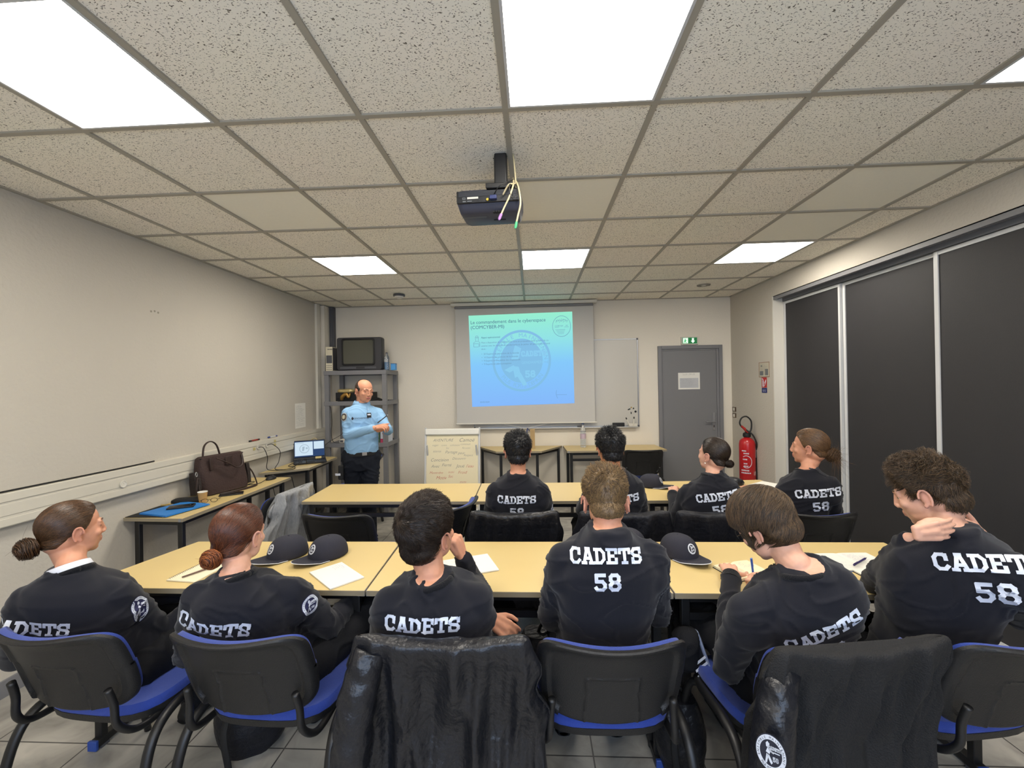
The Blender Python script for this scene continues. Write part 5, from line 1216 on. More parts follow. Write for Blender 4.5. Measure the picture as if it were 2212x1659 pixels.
def build_hair(name, st, HM, parent, seed, mt):
    rng = np.random.default_rng(seed)
    na, ne = 112, 72; az = np.linspace(0, 2*np.pi, na, endpoint=False); el = np.linspace(-1.15, 1.5707, ne)
    A, E = np.meshgrid(az, el); d = np.stack([np.cos(E)*np.sin(A), np.cos(E)*np.cos(A), np.sin(E)], -1).reshape(-1, 3)
    h, p, m = hair_h(d, st); w = HO+d*(head_r(d)+h)[:, None]
    g = np.sin(w[:, 0]*240+seed)*np.sin(w[:, 1]*170+w[:, 2]*150)*.0011*(m > 0); w += d*g[:, None]
    idx = np.arange(na*ne).reshape(ne, na); Q = np.stack([idx[:-1], np.roll(idx, -1, 1)[:-1], np.roll(idx, -1, 1)[1:], idx[1:]], -1).reshape(-1, 4)
    cap = fast_mesh(name, w, Q, mt, parent, HM)
    # strands
    n = st['n']; d = rng.normal(size=(n*6, 3)); d /= np.linalg.norm(d, axis=1)[:, None]; h, p, m = hair_h(d, st); d = d[m > .12][:n]; n = len(d)
    K = 8; P = np.zeros((n, K, 3)); cur = d.copy(); L = st['len']*rng.uniform(.6, 1.15, n)
    top = np.clip((HO[2]+d[:, 2]*.1-.02)/.09, 0, 1); L = L*(st.get('sidelen', .5)*(1-top)+top)
    ph = rng.uniform(0, 6.28, (n, 3)); B = np.array(st.get('bun', (0, -.1, -.02)))
    wh = np.array(st.get('whorl', (0.15, -.55, .82))); wh = wh/np.linalg.norm(wh); lock = rng.integers(0, st.get('locks', 160), n); lockdir = rng.normal(size=(st.get('locks', 160), 3))
    if st['flow'] != 'bun':
        # neighbouring strands share a lock direction
        cen = rng.normal(size=(st.get('locks', 160), 3)); cen /= np.linalg.norm(cen, axis=1)[:, None]; lock = np.argmax(d @ cen.T, axis=1)
    for k in range(K):
        hh, pp, mm = hair_h(cur, st); r = head_r(cur)+np.maximum(hh, .001); f = k/(K-1)
        lift = st['lift']*f**1.5*L*(.4+.6*top)*rng.uniform(.85, 1.15) + st.get('jit', .0008)*np.sin(ph[:, 0]+k*1.1)
        P[:, k] = HO+cur*(r+lift+.0006)[:, None]
        if st['flow'] == 'bun': fl = B-P[:, k]; 
        elif st['flow'] == 'fringe': fl = (cur-wh)*np.array([1, .7, .5])+np.array(st.get('dirn', (-.4, .5, -.6)))*.6
        else: fl = (cur-wh)*.8+np.array(st.get('dirn', (0, .35, -.15)))
        fl = fl-cur*(fl*cur).sum(1)[:, None]; ln = np.linalg.norm(fl, axis=1)[:, None]+1e-6; fl = fl/ln
        wv = st.get('wave', .25)
        fl = fl+lockdir[lock]*st.get('clump', .35)+wv*np.stack([np.sin(ph[:, 0]+k*st.get('curl', .8)), np.sin(ph[:, 1]+k*st.get('curl', .8)), np.sin(ph[:, 2]+k*st.get('curl', .8))], 1)
        fl = fl-cur*(fl*cur).sum(1)[:, None]; fl /= (np.linalg.norm(fl, axis=1)[:, None]+1e-6)
        step = L/(K-1)/r
        if st['flow'] == 'bun': step = np.minimum(step, np.linalg.norm(B-P[:, k], axis=1)/r*.5)
        cur = cur+fl*step[:, None]; cur /= np.linalg.norm(cur, axis=1)[:, None]
    V, Q = ribbons(P, st.get('wid', .0013)*rng.uniform(.6, 1.2, n))
    fast_mesh('hair_strands', V, Q, mt, cap, HM, smooth=True)['kind'] = 'stuff'
    return cap
def ribbons(P, wd):
    n, K, _ = P.shape; T = np.gradient(P, axis=1); T /= np.linalg.norm(T, axis=2)[..., None]+1e-9
    ref = P-P.mean((0, 1)); X = np.cross(T, ref); X /= np.linalg.norm(X, axis=2)[..., None]+1e-9; Y = np.cross(X, T)
    tp = np.array([.5, .9, 1, 1, .95, .8, .55, .12]) if K == 8 else np.interp(np.linspace(0, 1, K), [0, .1, .8, 1], [.5, 1, .9, .15])
    r = wd[:, None]*tp[None]/1.0
    R3 = [P+X*np.cos(a)*r[..., None]+Y*np.sin(a)*.7*r[..., None] for a in (PI/2, PI/2+2.094, PI/2+4.189)]
    V = np.stack(R3, 2).reshape(-1, 3); base = (np.arange(n)[:, None]*K+np.arange(K-1)[None]).reshape(-1)*3
    Q = np.concatenate([np.stack([base+i, base+(i+1) % 3, base+3+(i+1) % 3, base+3+i], 1) for i in range(3)])
    return V, Q
def build_bun(c, rad, HM, parent, seed, mt, messy=0.0, tail=0.0, tilt=0.3, n=520):
    rng = np.random.default_rng(seed); c = Vector(c); K = 22
    mb = MB(); mb.ellipsoid((0, 0, 0), (rad[0]*.80, rad[1]*.80, rad[2]*.80), 24, 16); 
    o = mb.build('hair_bun', mt, parent, M=HM @ Matrix.Translation(c), smooth=True)
    P = np.zeros((n, K, 3)); lat = rng.uniform(-1.25, 1.35, n); a0 = rng.uniform(0, 6.28, n); sw = rng.uniform(1.5, 4.2, n); dl = rng.uniform(-.35, .35, n); rr_ = rng.uniform(.84, 1.05+.1*messy, n)
    for k in range(K):
        f = k/(K-1); a = a0+sw*f; l = lat+dl*f+.06*np.sin(a*3+a0); rk = rr_*(1+.03*np.sin(6*f+a0)+messy*.25*rng.random(n)*(f > .8))*(1-.16*np.exp(-((l-.95)/.3)**2))
        P[:, k] = np.stack([np.cos(l)*np.cos(a)*rad[0]*rk, np.sin(l)*rad[1]*rk, np.cos(l)*np.sin(a)*rad[2]*rk], 1)
    V, Q = ribbons(P, np.full(n, .0013)*rng.uniform(.6, 1.3, n)); Rt = Matrix.Rotation(tilt, 4, 'X')
    fast_mesh('hair_strands', V, Q, mt, o, HM @ Matrix.Translation(c) @ Rt)['kind'] = 'stuff'
    w = int(8+(200*messy if messy > .5 else 0)); P = np.zeros((w, 12, 3)); d = rng.normal(size=(w, 3)); d[:, 1] = -np.abs(d[:, 1])*.9; d /= np.linalg.norm(d, axis=1)[:, None]; L = rng.uniform(.004, .010+.04*messy, w); j = rng.normal(size=(w, 3))*.9
    for k in range(12): f = k/11; P[:, k] = d*np.array(rad)*.92+(d+j*f)*(L*f)[:, None]+np.array((0, 0, -.03*tail))*f*f
    V, Q = ribbons(P, np.full(w, .0003+.0003*messy)); fast_mesh('loose_hair', V, Q, mt, o, HM @ Matrix.Translation(c))['kind'] = 'stuff'
    return o

def add_head(mb, HM, s=1.0, lean=0):
    def T(p): return HM @ Vector([v*s for v in p])
    def ell(c, r, n=28, m=20):
        t = MB(); t.ellipsoid([v*s for v in c], [v*s for v in r], n, m); mb.add(t.v, t.f, HM)
    def cp(a, b, ra, rb, n=12): mb.capsule(T(a), T(b), ra*s, rb*s, n)
    ell(*ELL[0]); ell(*ELL[1]); ell((0, .036, -.062), (.046, .048, .040)); ell((0, .062, -.086), (.020, .020, .016)); ell(*ELL[2])
    for q in (-1, 1):
        ell((q*.036, .060, -.018), (.023, .020, .020), 16, 10); ell((q*.036, .030, -.060), (.018, .035, .028), 16, 10)
        cp((q*.012, .0845, .028), (q*.042, .070, .027), .0075, .0072); ell((q*.0105, .0945, -.0265), (.0065, .008, .006), 12, 8)
        # ear: rim, lobe, inner plate
        pts = []
        for k in range(13):
            a = R(-70+250*k/12); pts.append(T((q*(.0775+.010*(.5-.5*math.cos(a*1.0))*1.0+.004), -.010-.015*math.cos(a)*1.0, -.004+.030*math.sin(a))))
        mb.tube(pts, .0045*s, 8, smooth=2)
        ell((q*.076, -.008, -.004), (.006, .014, .026), 14, 10); ell((q*.0775, -.001, -.030), (.0055, .008, .009), 12, 8)
    cp((0, .087, .022), (0, .1010, -.019), .0060, .0078); ell((0, .0995, -.022), (.0100, .0085, .0075), 14, 10)
    for q in (-1, 1): cp((q*.018, .0795, .0150), (q*.043, .0715, .0140), .0052, .0046, 10); cp((q*.020, .0785, .0005), (q*.041, .071, .0005), .0045, .0040, 10)
    cp((-.017, .085, -.049), (0, .0895, -.047), .005, .0058, 10); cp((.017, .085, -.049), (0, .0895, -.047), .005, .0058, 10)
    cp((-.015, .084, -.0585), (0, .0875, -.060), .0052, .0066, 10); cp((.015, .084, -.0585), (0, .0875, -.060), .0052, .0066, 10)
def add_hand(mb, W, f, n, t, curl=(25, 35, 25), spread=4, thumb=(.55, .75, .25), tcurl=20, s=1.0):
    """W wrist, f finger direction, n palm normal (fingers curl towards it), t thumb side"""
    f = Vector(f).normalized(); n = Vector(n); n = (n-f*n.dot(f)).normalized(); t = Vector(t); t = (t-f*t.dot(f)-n*t.dot(n)).normalized(); W = Vector(W); tips = []
    ax = f.cross(n)
    for k, (off, ln, rd) in enumerate(((.027, .072, .0085), (.009, .079, .0088), (-.009, .073, .0083), (-.026, .057, .0073))):
        b = W+(f*(.086-.006*(k == 3)-.003*(k == 0))+t*off)*s; mb.capsule(W+(f*.006+t*off*.62)*s, b, .0135*s, .0105*s, 10)
        d = (f+t*math.tan(R(spread*(1.2-k))*.6)).normalized(); p = b
        c_ = curl if not isinstance(curl[0], (tuple, list)) else curl[k]
        for a, fr_, r0, r1 in zip(c_, (.45, .30, .25), (1.0, .93, .86), (.93, .86, .76)):
            d = (Matrix.Rotation(R(a), 3, ax) @ d).normalized(); e = p+d*ln*fr_*s; mb.capsule(p, e, rd*r0*s, rd*r1*s, 10); p = e
        tips.append(p)
    mb.capsule(W+f*.02*s, W+(f*.07)*s, .017*s, .015*s, 12); mb.capsule(W+(f*.02+t*.014+n*.006)*s, W+(f*.055+t*.026+n*.01)*s, .016*s, .013*s, 12)
    d = (f*thumb[0]+t*thumb[1]+n*thumb[2]).normalized(); p = W+(f*.032+t*.026+n*.008)*s; a2 = d.cross(f)
    for ln, r0, r1 in ((.036, .0125, .0105), (.030, .0103, .0092), (.024, .0092, .0075)):
        e = p+d*ln*s; mb.capsule(p, e, r0*s, r1*s, 10); p = e; d = (Matrix.Rotation(R(tcurl), 3, a2) @ d).normalized() if a2.length > .01 else d
    tips.append(p); return tips
def rot_head(F, pitch, roll, c):
    """head matrix: F horizontal facing vector, pitch up positive (deg), roll (deg)"""
    F = Vector((F[0], F[1], 0)).normalized(); Rv = Vector((F.y, -F.x, 0)); U = Vector((0, 0, 1)); M0 = Matrix(((Rv.x, F.x, 0), (Rv.y, F.y, 0), (0, 0, 1)))
    m = M0 @ Matrix.Rotation(R(pitch), 3, 'X') @ Matrix.Rotation(R(roll), 3, 'Y'); m4 = m.to_4x4(); m4.translation = Vector(c); return m4
def ang(a): return Vector((math.sin(R(a)), math.cos(R(a)), 0))   # heading: 0 = +Y, 90 = +X
def sgp(v, e): return math.copysign(abs(v)**e, v)

def person(sp):
    P = sp['pelvis']; F = ang(sp['face_body']); Rv = Vector((F.y, -F.x, 0)); pel = Vector(P)
    root = thing('person', sp['label'], 'person', (pel.x, pel.y, 0), group=sp.get('group')); org = Vector((pel.x, pel.y, 0)); hs = sp.get('hs', 1.0)
    Nk = sp['neck']; sL, sR = sp['sh']; eL, eR = sp['el']; wL, wR = sp['wr']; HM = sp['head']; gz = sp.get('girth', 1.0)
    Ur = (sR-sL).normalized(); up = (Nk-pel).normalized()
    def torso(mb, g, neckr=None):
        rings = []; mid = pel.lerp(Nk, .5)-F*sp.get('slouch', .03)
        prof = [(-.08, .10, .09), (-.06, .155, .12), (0, .178, .135), (.18, .165, .128), (.36, .158, .12), (.55, .170, .122), (.72, .186, .126), (.84, .182, .124), (.93, .148, .108), (.99, .098, .085), (1.03, .076, .074), (1.068, .068, .066)]
        if sp.get('standing'): prof = [(.07, .120, .10), (.075, .158, .118), (.10, .166, .125), (.2, .170, .13), (.36, .168, .13), (.55, .178, .13), (.72, .186, .13), (.84, .176, .118), (.93, .13, .095), (.99, .085, .075), (1.03, .062, .060)]
        for t, a, b in prof:
            tt = max(0, t); c_ = pel*(1-tt)**2+mid*2*tt*(1-tt)+Nk*tt*tt if t >= 0 else pel+up*t*.5*(Nk-pel).length*2
            x = Rv.lerp(Ur, min(1, tt*1.15)).normalized(); tan = (up if t < 0 else ((mid-pel)*(1-tt)+(Nk-mid)*tt)).normalized(); y = tan.cross(x).normalized()
            rings.append([c_+x*sgp(math.cos(2*PI*k/28), .70)*a*g*gz+y*sgp(math.sin(2*PI*k/28), .70)*b*g for k in range(28)])
        mb.loft(rings)
    def limb(mb, pts, rs): 
        for i in range(len(pts)-1): mb.capsule(pts[i], pts[i+1], rs[i], rs[i+1], 16)
    hips = [pel-Rv*.09, pel+Rv*.09]; kn = sp['knees']; ak = sp['ankles']
    # skin body
    b = MB(); add_head(b, HM, hs); hb = HM @ Vector((0, -.028, -.055)); nb = Nk-up*.035+F*.012
    b.capsule(nb, hb, .050*sp.get('nk', 1), .050*sp.get('nk', 1), 20); b.capsule(Nk.lerp(hb, .3)+up*.0, HM @ Vector((0, .005, -.06)), .048*sp.get('nk', 1), .042, 16); torso(b, .78)
    for s_, e_, w_ in ((sL, eL, wL), (sR, eR, wR)): limb(b, [s_, e_, w_], [.046, .036, .026]); b.capsule(Nk-up*.07, s_-up*.02, .034, .036, 14)
    for h_, k_, a_ in zip(hips, kn, ak): limb(b, [h_, k_, a_], [.072, .05, .036]); b.capsule(a_, a_+F*.10+Vector((0, 0, -.03)), .035, .025, 12)
    tips = []
    for hd in sp['hands']: tips.append(add_hand(b, **hd))
    body = remesh(b, 'body', sp.get('vox', .004), 2, sp['skin'], root, origin=org)
    # lips and ear tint
    me = body.data; n = len(me.vertices); co = np.empty(n*3, np.float32); me.vertices.foreach_get('co', co); co = co.reshape(-1, 3)+np.array(org, dtype=np.float32)
    Hi = np.array(HM.inverted()); lc = (co @ Hi[:3, :3].T+Hi[:3, 3])/hs
    lips = np.clip(1.3-np.sqrt(((lc-np.array((0, .09, -.0535)))/np.array((.021, .014, .0115)))**2 @ np.ones(3)), 0, 1)*2.2
    ears = np.clip((np.abs(lc[:, 0])-.078)/.01, 0, .3)*(np.abs(lc[:, 2]) < .05)*(np.abs(lc[:, 1]) < .04); tint = np.clip(np.maximum(lips*.7, ears), 0, 1)
    at = me.attributes.new('tint', 'FLOAT', 'POINT'); at.data.foreach_set('value', tint.astype(np.float32))
    Rm = Matrix.Translation(-org)
    for q in (-1, 1):
        e = MB(); e.ellipsoid((q*.031*hs, .0672*hs, .0075*hs), (.0115*hs, .0112*hs, .0085*hs), 16, 12); eo = e.build('eye', M_eye, root, M=Rm @ HM, smooth=True)
        e = MB(); e.ellipsoid((q*.032*hs, .0762*hs, .0075*hs), (.0060*hs, .0030*hs, .0060*hs), 12, 8); e.build('iris', M_iris, eo, M=Rm @ HM, smooth=True)
        e = MB(); e.tube([(q*.013*hs, .0885*hs, .030*hs), (q*.028*hs, .0835*hs, .034*hs), (q*.043*hs, .0715*hs, .030*hs)], [.0022, .003, .0012], 6, smooth=3); e.build('eyebrow', sp['hairm'], root, M=Rm @ HM, smooth=True)
    # clothes
    sw = MB(); torso(sw, 1.0)
    for s_, e_, w_ in ((sL, eL, wL), (sR, eR, wR)): 
        limb(sw, [s_, e_, e_.lerp(w_, .93)], [.062, .051, .039]); sw.capsule(Nk-up*.05-Ur*0, s_, .058, .060, 16)
        if not sp.get('standing'): sw.capsule(Nk-up*.12-F*.035, s_-F*.022-up*.06, .078, .062, 18)
        sw.capsule(s_-up*.09+(pel-s_).normalized()*.02+(Nk-s_)*.25, s_, .06, .058, 14)
    gar = remesh(sw, sp.get('garment', 'sweatshirt'), .0075, 5, sp['cloth'], root, fold=sp.get('fold', .007), foldseed=sp['seed'], origin=org, mask=None)
    # neckband
    ax = ((hb-nb).normalized()+up).normalized(); x = Rv; x = (x-ax*x.dot(ax)).normalized(); y = ax.cross(x); rc = .064*sp.get('nk', 1)
    if sp.get('garment', 'sweatshirt') == 'sweatshirt':
        q = MB(); cN = Nk+ax*.010; q.tube([cN+x*math.cos(a)*rc*1.06+y*math.sin(a)*rc+ax*(-.010*math.sin(a)-.003)-org for a in [2*PI*i/40 for i in range(41)]], .0105, 12, up=ax); q.build('neckband', M_rib, gar, smooth=True)
        if sp.get('white_collar'):
            q = MB(); cN = Nk+ax*.026; A = [2*PI*i/40 for i in range(41)]
            q.loft([[cN+ax*(dz-.012*math.sin(a))+x*math.cos(a)*rr_+y*math.sin(a)*rr_*.95-org for a in A] for dz, rr_ in ((-.01, .066), (.012, .063), (.013, .060), (-.008, .060))], cap=False, closed=False); q.build('white_collar', M_wcol, root, smooth=True)
    # cuffs
    for s_, w_, e_ in ((0, wL, eL), (1, wR, eR)):
        d = (w_-e_).normalized(); q = MB(); q.tube([w_-d*.035-org, w_-d*.003-org], [.040, .033], 16); q.tube([w_-d*.004-org, w_+d*.001-org], [.034, .030], 16)
        q.build('cuff', sp['cuff'] if 'cuff' in sp else M_rib, gar, smooth='auto')
    tw = MB(); 
    for h_, k_, a_ in zip(hips, kn, ak): limb(tw, [h_, k_, a_], [.098, .070, .055]); tw.capsule(a_+Vector((0, 0, .06)), a_+Vector((0, 0, -.01)), .055, .058, 14)
    tw.capsule(hips[0], hips[1], .112*gz, .112*gz, 18)
    if sp.get('standing'): tw.loft([[pel+Vector((0, 0, dz))+Rv*a_2*gz*math.cos(2*PI*i/28)+F*b_2*.95*math.sin(2*PI*i/28) for i in range(28)] for dz, a_2, b_2 in ((-.12, .175, .12), (-.04, .185, .135), (.02, .172, .132), (.055, .166, .128))])
    trs = remesh(tw, 'trousers', .009, 4, sp['trous'], root, fold=.010, foldseed=sp['seed']+3, origin=org)
    for i, a_ in enumerate(ak):
        fr = sp['shoes'][i] if 'shoes' in sp else None
        toe, upv = (F, Vector((0, 0, 1))) if not fr else (Vector(fr[0]).normalized(), Vector(fr[1])); Rr = toe.cross(upv).normalized(); upv = Rr.cross(toe)
        def sk(hw_, z_f): return [[a_+toe*yv+Rr*hw*hw_*math.cos(2*PI*k/16)+upv*z_f(hh, k)-org for k in range(16)] for yv, hw, hh in prof]
        prof = [(-.075, .026, .05), (-.055, .036, .085), (-.01, .040, .10), (.05, .042, .07), (.11, .048, .052), (.16, .044, .042), (.185, .028, .03), (.195, .012, .018)]
        q = MB(); q.loft(sk(1, lambda hh, k: (-.072+hh*.5)+hh*.5*math.sin(2*PI*k/16))); so = q.build('shoe', M_shoe, root, smooth='auto')
        q = MB(); q.loft(sk(1.06, lambda hh, k: -.074+.010*(1+math.sin(2*PI*k/16))*.9)); q.build('sole', sp['solem'][i] if 'solem' in sp else M_shoe, so, smooth='auto')
        if 'solem' in sp and i == 0:
            for j in range(3):
                q = MB(); q.add([a_+toe*(.0+.022*j+dx)+Rr*(-.045)+upv*dz-org for dx, dz in ((0, -.06), (.01, -.06), (.028, -.005), (.018, -.005))], [(0, 1, 2, 3)]); q.build('stripe', M_print, so)
    # hair
    st = sp['hair']; Mh = Rm @ HM @ Matrix.Scale(hs, 4); hr = build_hair('hair', st, Mh, root, sp['seed'], sp['hairm'])
    if 'bunr' in st: build_bun(st['bun'], st['bunr'], Mh, hr, sp['seed'], sp.get('bunm', sp['hairm']), st.get('messy', 0), st.get('tail', 0), st.get('tilt', .3), st.get('nb', 520))
    # print on the back
    bv = None
    if 'text' in sp:
        bv = bvh_of(gar, org); px, py, th = sp['text']; d = ray(px, py); h = bv.ray_cast(CAM, d.normalized(), 9)
        if h[0] is not None:
            V = (Nk-pel).normalized(); U = Ur; bk = U.cross(V); bk = -bk if bk.dot(CAM-h[0]) < 0 else bk; bk.normalize(); acc = Vector()
            for a in range(-4, 5):
                for c_ in range(-3, 3):
                    hh = bv.ray_cast(h[0]+U*a*.022+V*c_*.022+bk*.2, -bk, .4)
                    if hh[0] is not None and (hh[0]-h[0]).length < .16: acc += hh[1] if hh[1].dot(bk) > 0 else -hh[1]
            back = acc.normalized(); U = (U-back*U.dot(back)).normalized(); V = V-back*V.dot(back); V = (V-U*V.dot(U)).normalized()
            if 'textroll' in sp: a = R(sp['textroll']); U, V = U*math.cos(a)+V*math.sin(a), V*math.cos(a)-U*math.sin(a)
            k = th; polys = slab_quads('CADETS', 0, -.026*k, .052*k, .68, .11)
            decal(bv, 'lettering', [p for p in polys], h[0], U, V, back, M_letter, gar, org)
            polys = slab_quads('58', .0, -.115*k, .060*k, .66, .13, .2); decal(bv, 'number', polys, h[0], U, V, back, M_letter, gar, org)
    for (px, py, rad, upv) in sp.get('badges', []):
        bv = bv or bvh_of(gar, org); h = bv.ray_cast(CAM, ray(px, py).normalized(), 9)
        if h[0] is None: continue
        nrm = h[1]; V = Vector(upv).normalized(); V = (V-nrm*V.dot(nrm)).normalized(); U = V.cross(nrm); 
        if nrm.dot(CAM-h[0]) < 0: nrm = -nrm
        disc = [[Vector((rad*1.06*math.cos(2*PI*i/28), rad*1.06*math.sin(2*PI*i/28))), Vector((rad*1.06*math.cos(2*PI*(i+1)/28), rad*1.06*math.sin(2*PI*(i+1)/28))), Vector((.5*rad*math.cos(2*PI*(i+1)/28), .5*rad*math.sin(2*PI*(i+1)/28))), Vector((.5*rad*math.cos(2*PI*i/28), .5*rad*math.sin(2*PI*i/28)))] for i in range(28)]
        disc += [[Vector((.5*rad*math.cos(2*PI*i/28), .5*rad*math.sin(2*PI*i/28))), Vector((.5*rad*math.cos(2*PI*(i+1)/28), .5*rad*math.sin(2*PI*(i+1)/28))), Vector((0, 0))] for i in range(28)]
        Wp, Dp = emblem_polys(rad); bo = decal(bv, 'arm_badge', disc, h[0], U, V, nrm, mat('badge_navy', '#1c1f48', .7), gar, org, .0012, .05)
        if bo: decal(bv, 'badge_print', Wp, h[0], U, V, nrm, M_letter, bo, org, .0022, .05); decal(bv, 'badge_lettering', Dp, h[0], U, V, nrm, M_navy, bo, org, .003, .05)
    if sp.get('glasses'):
        g = []; 
        def ring(q): return [HM @ (Vector((q*.031+.024*math.cos(a), .094-.012*abs(math.cos(a)*(q*math.cos(a) > 0)), .006+.019*math.sin(a)))*hs)-org for a in [2*PI*i/20 for i in range(21)]]
        go = None
        q = MB(); q.tube([HM @ (Vector(v)*hs)-org for v in ((-.008, .098, .012), (0, .1, .015), (.008, .098, .012))], .0013, 6); go = q.build('glasses', sp['glasses'], root)
        for s_ in (-1, 1):
            q = MB(); q.tube(ring(s_), .0014, 6); q.build('lens_rim', sp['glasses'], go, smooth=True)
            q = MB(); q.tube([HM @ (Vector(v)*hs)-org for v in ((s_*.055, .082, .010), (s_*.074, .05, .012), (s_*.081, 0, .012), (s_*.079, -.018, -.005))], .0014, 6, smooth=3); q.build('temple', sp['glasses'], go, smooth=True)
    return root, body, gar, tips, org, HM

SK1 = skin_mat('skin_light', '#c68f74'); SK2 = skin_mat('skin_pale', '#cf9f88'); SK3 = skin_mat('skin_tan', '#b9805e'); SK4 = skin_mat('skin_officer', '#c98f72')
H_br = hair_mat('hair_brown', '#2a1b12', '#5e4127', .36); H_au = hair_mat('hair_auburn', '#2b130b', '#6b3a20', .36); H_aub = hair_mat('hair_auburn_bun', '#4a200f', '#a35c2c', .45)
H_db = hair_mat('hair_dark_brown', '#150e0a', '#332419', .4); H_bk = hair_mat('hair_black', '#09090b', '#1c1b1f', .35); H_fair = hair_mat('hair_fair', '#33251a', '#8f7249', .5)
H_ash = hair_mat('hair_ash', '#1f1710', '#644d33', .5); H_of = hair_mat('hair_officer', '#2a1d16', '#4b3628', .6); H_lb = hair_mat('hair_light_brown', '#34251a', '#7a5a3a', .42)
def HS(**k):
    d = dict(side=.006, top=.014, n=3000, len=.035, sidelen=.35, lift=.25, flow='short', wid=.0012, clump=.35, wave=.2); d.update(k); return d
def seat(px_neck, spec): return spec
def mk(**k):
    """fill in a seated figure from its joints"""
    p = Vector(k['pelvis']); F = ang(k['face_body']); Rv = Vector((F.y, -F.x, 0))
    k.setdefault('knees', [p-Rv*.12+F*.40+Vector((0, 0, .02)), p+Rv*.12+F*.40+Vector((0, 0, .02))])
    kn = k['knees']; k.setdefault('ankles', [Vector((kn[0].x-F.x*.02, kn[0].y-F.y*.02, .075)), Vector((kn[1].x-F.x*.02, kn[1].y-F.y*.02, .075))])
    wl, wr = k['wr']; el, er = k['el']
    k.setdefault('hands', [dict(W=wl, f=wl-el+Vector((.02, 0, -.02)), n=Vector((.2, .1, -1)), t=Rv, curl=(22, 30, 20)), dict(W=wr, f=wr-er+Vector((-.02, 0, -.02)), n=Vector((-.2, .1, -1)), t=-Rv, curl=(22, 30, 20))])
    k.setdefault('cloth', M_sweat); k.setdefault('trous', M_trous); return person(k)
V3 = Vector
GP = 'seated people in black sweatshirts'
people = {}
# near row
people[1] = mk(label='girl with brown hair in a bun and white collar, seated at the far left', seed=1, pelvis=(-1.60, -.06, .51), face_body=14, neck=onY(158, 1240, -.17), sh=(onY(62, 1300, -.24), onY(262, 1290, -.13)), el=(onY(35, 1420, -.12), onY(345, 1368, .03)), wr=(V3((-1.55, .24, .67)), V3((-1.38, .26, .70))),
   head=rot_head(ang(24), -2, 0, onY(158, 1146, -.10)), hs=.95, nk=.88, girth=.9, skin=SK1, hairm=H_br, hair=HS(flow='bun', bun=(.0, -.130, -.035), bunr=(.045, .036, .040), side=.006, top=.009, len=.16, sidelen=1, lift=.0, n=4200, wid=.0012, clump=.03, wave=.05, messy=.35, nape=.012, tilt=.2), white_collar=True,
   text=(66, 1356, 1.0), badges=[(305, 1311, .036, (0, 0, 1))])
people[2] = mk(label='girl with auburn hair in a low bun, seated beside the empty navy caps', seed=2, pelvis=(-.93, -.05, .51), face_body=6, neck=onY(512, 1250, -.22), sh=(onY(432, 1292, -.26), onY(632, 1282, -.14)), el=(onY(410, 1410, -.15), onY(712, 1352, .0)), wr=(V3((-.98, .2, .66)), V3((-.74, .22, .66))),
   head=rot_head(ang(6), -4, 2, onY(518, 1158, -.14)), hs=.97, nk=.86, girth=.88, skin=SK2, hairm=H_au, bunm=H_aub, hair=HS(flow='bun', bun=(-.01, -.118, -.052), bunr=(.036, .030, .034), side=.008, top=.012, len=.17, sidelen=1, lift=.0, n=4600, wid=.0012, clump=.05, wave=.06, messy=.25, nape=.008, tilt=.2),
   text=(453, 1362, 1.0), badges=[(670, 1307, .036, (0, 0, 1))], knees=[V3((-1.02, .35, .52)), V3((-.66, .22, .60))], ankles=[V3((-1.0, .36, .075)), V3((-.62, .40, .20))])
people[3] = mk(label='dark-haired boy holding a hand to his chin, on the chair with the large jacket', seed=3, pelvis=(-.22, -.06, .51), face_body=4, neck=onY(935, 1258, -.27), sh=(onY(842, 1306, -.30), onY(1030, 1298, -.24)), el=(onY(822, 1420, -.18), onY(1022, 1262, .10)), wr=(onY(1052, 1338, -.10), onY(1000, 1206, .04)),
   head=rot_head(ang(28), 8, 4, onY(925, 1152, -.22)), hs=1.04, skin=SK1, hairm=H_db, hair=HS(tuft=.0035, side=.012, top=.024, len=.05, sidelen=.7, lift=.22, n=8500, clump=.3, dirn=(.25, .5, -.2), whorl=(.0, -.75, .6), wid=.0009, quiff=.006),
   hands=[dict(W=onY(1058, 1336, -.10), f=V3((.75, .1, -.55)), n=V3((-.3, .7, -.5)), t=V3((.3, .5, .6)), curl=((10, 25, 20), (22, 30, 25), (32, 35, 25), (40, 40, 25)), thumb=(.7, .5, .3)), dict(W=onY(1000, 1204, .04), f=V3((-.25, -.1, .95)), n=V3((-.75, .25, -.2)), t=V3((-.1, -.9, .0)), curl=((50, 70, 45), (60, 75, 40), (65, 75, 40), (65, 75, 40)), thumb=(.9, .2, .25))],
   text=(911, 1352, 1.0))
people[4] = mk(label='boy with short fair curly hair and glasses, seated in the centre of the near row', seed=4, pelvis=(.325, -.06, .51), face_body=0, neck=onY(1312, 1158, -.20), sh=(onY(1218, 1208, -.20), onY(1406, 1206, -.20)), el=(onY(1190, 1330, -.06), onY(1420, 1325, -.05)), wr=(V3((.20, .21, .79)), V3((.46, .21, .79))),
   head=rot_head(ang(3), -24, 0, onY(1308, 1088, -.13)), hs=.96, nk=.95, skin=SK1, hairm=H_fair, hair=HS(tuft=.006, tscale=1.3, side=.0035, top=.022, len=.036, sidelen=.12, lift=.7, n=7500, clump=.7, wave=.6, curl=1.2, locks=120, quiff=.006, wid=.0009, dirn=(0, .6, .1)), glasses=mat('glasses_clear', '#b9bcc4', .2, metal=.3),
   text=(1309, 1201, .97), fold=.008)
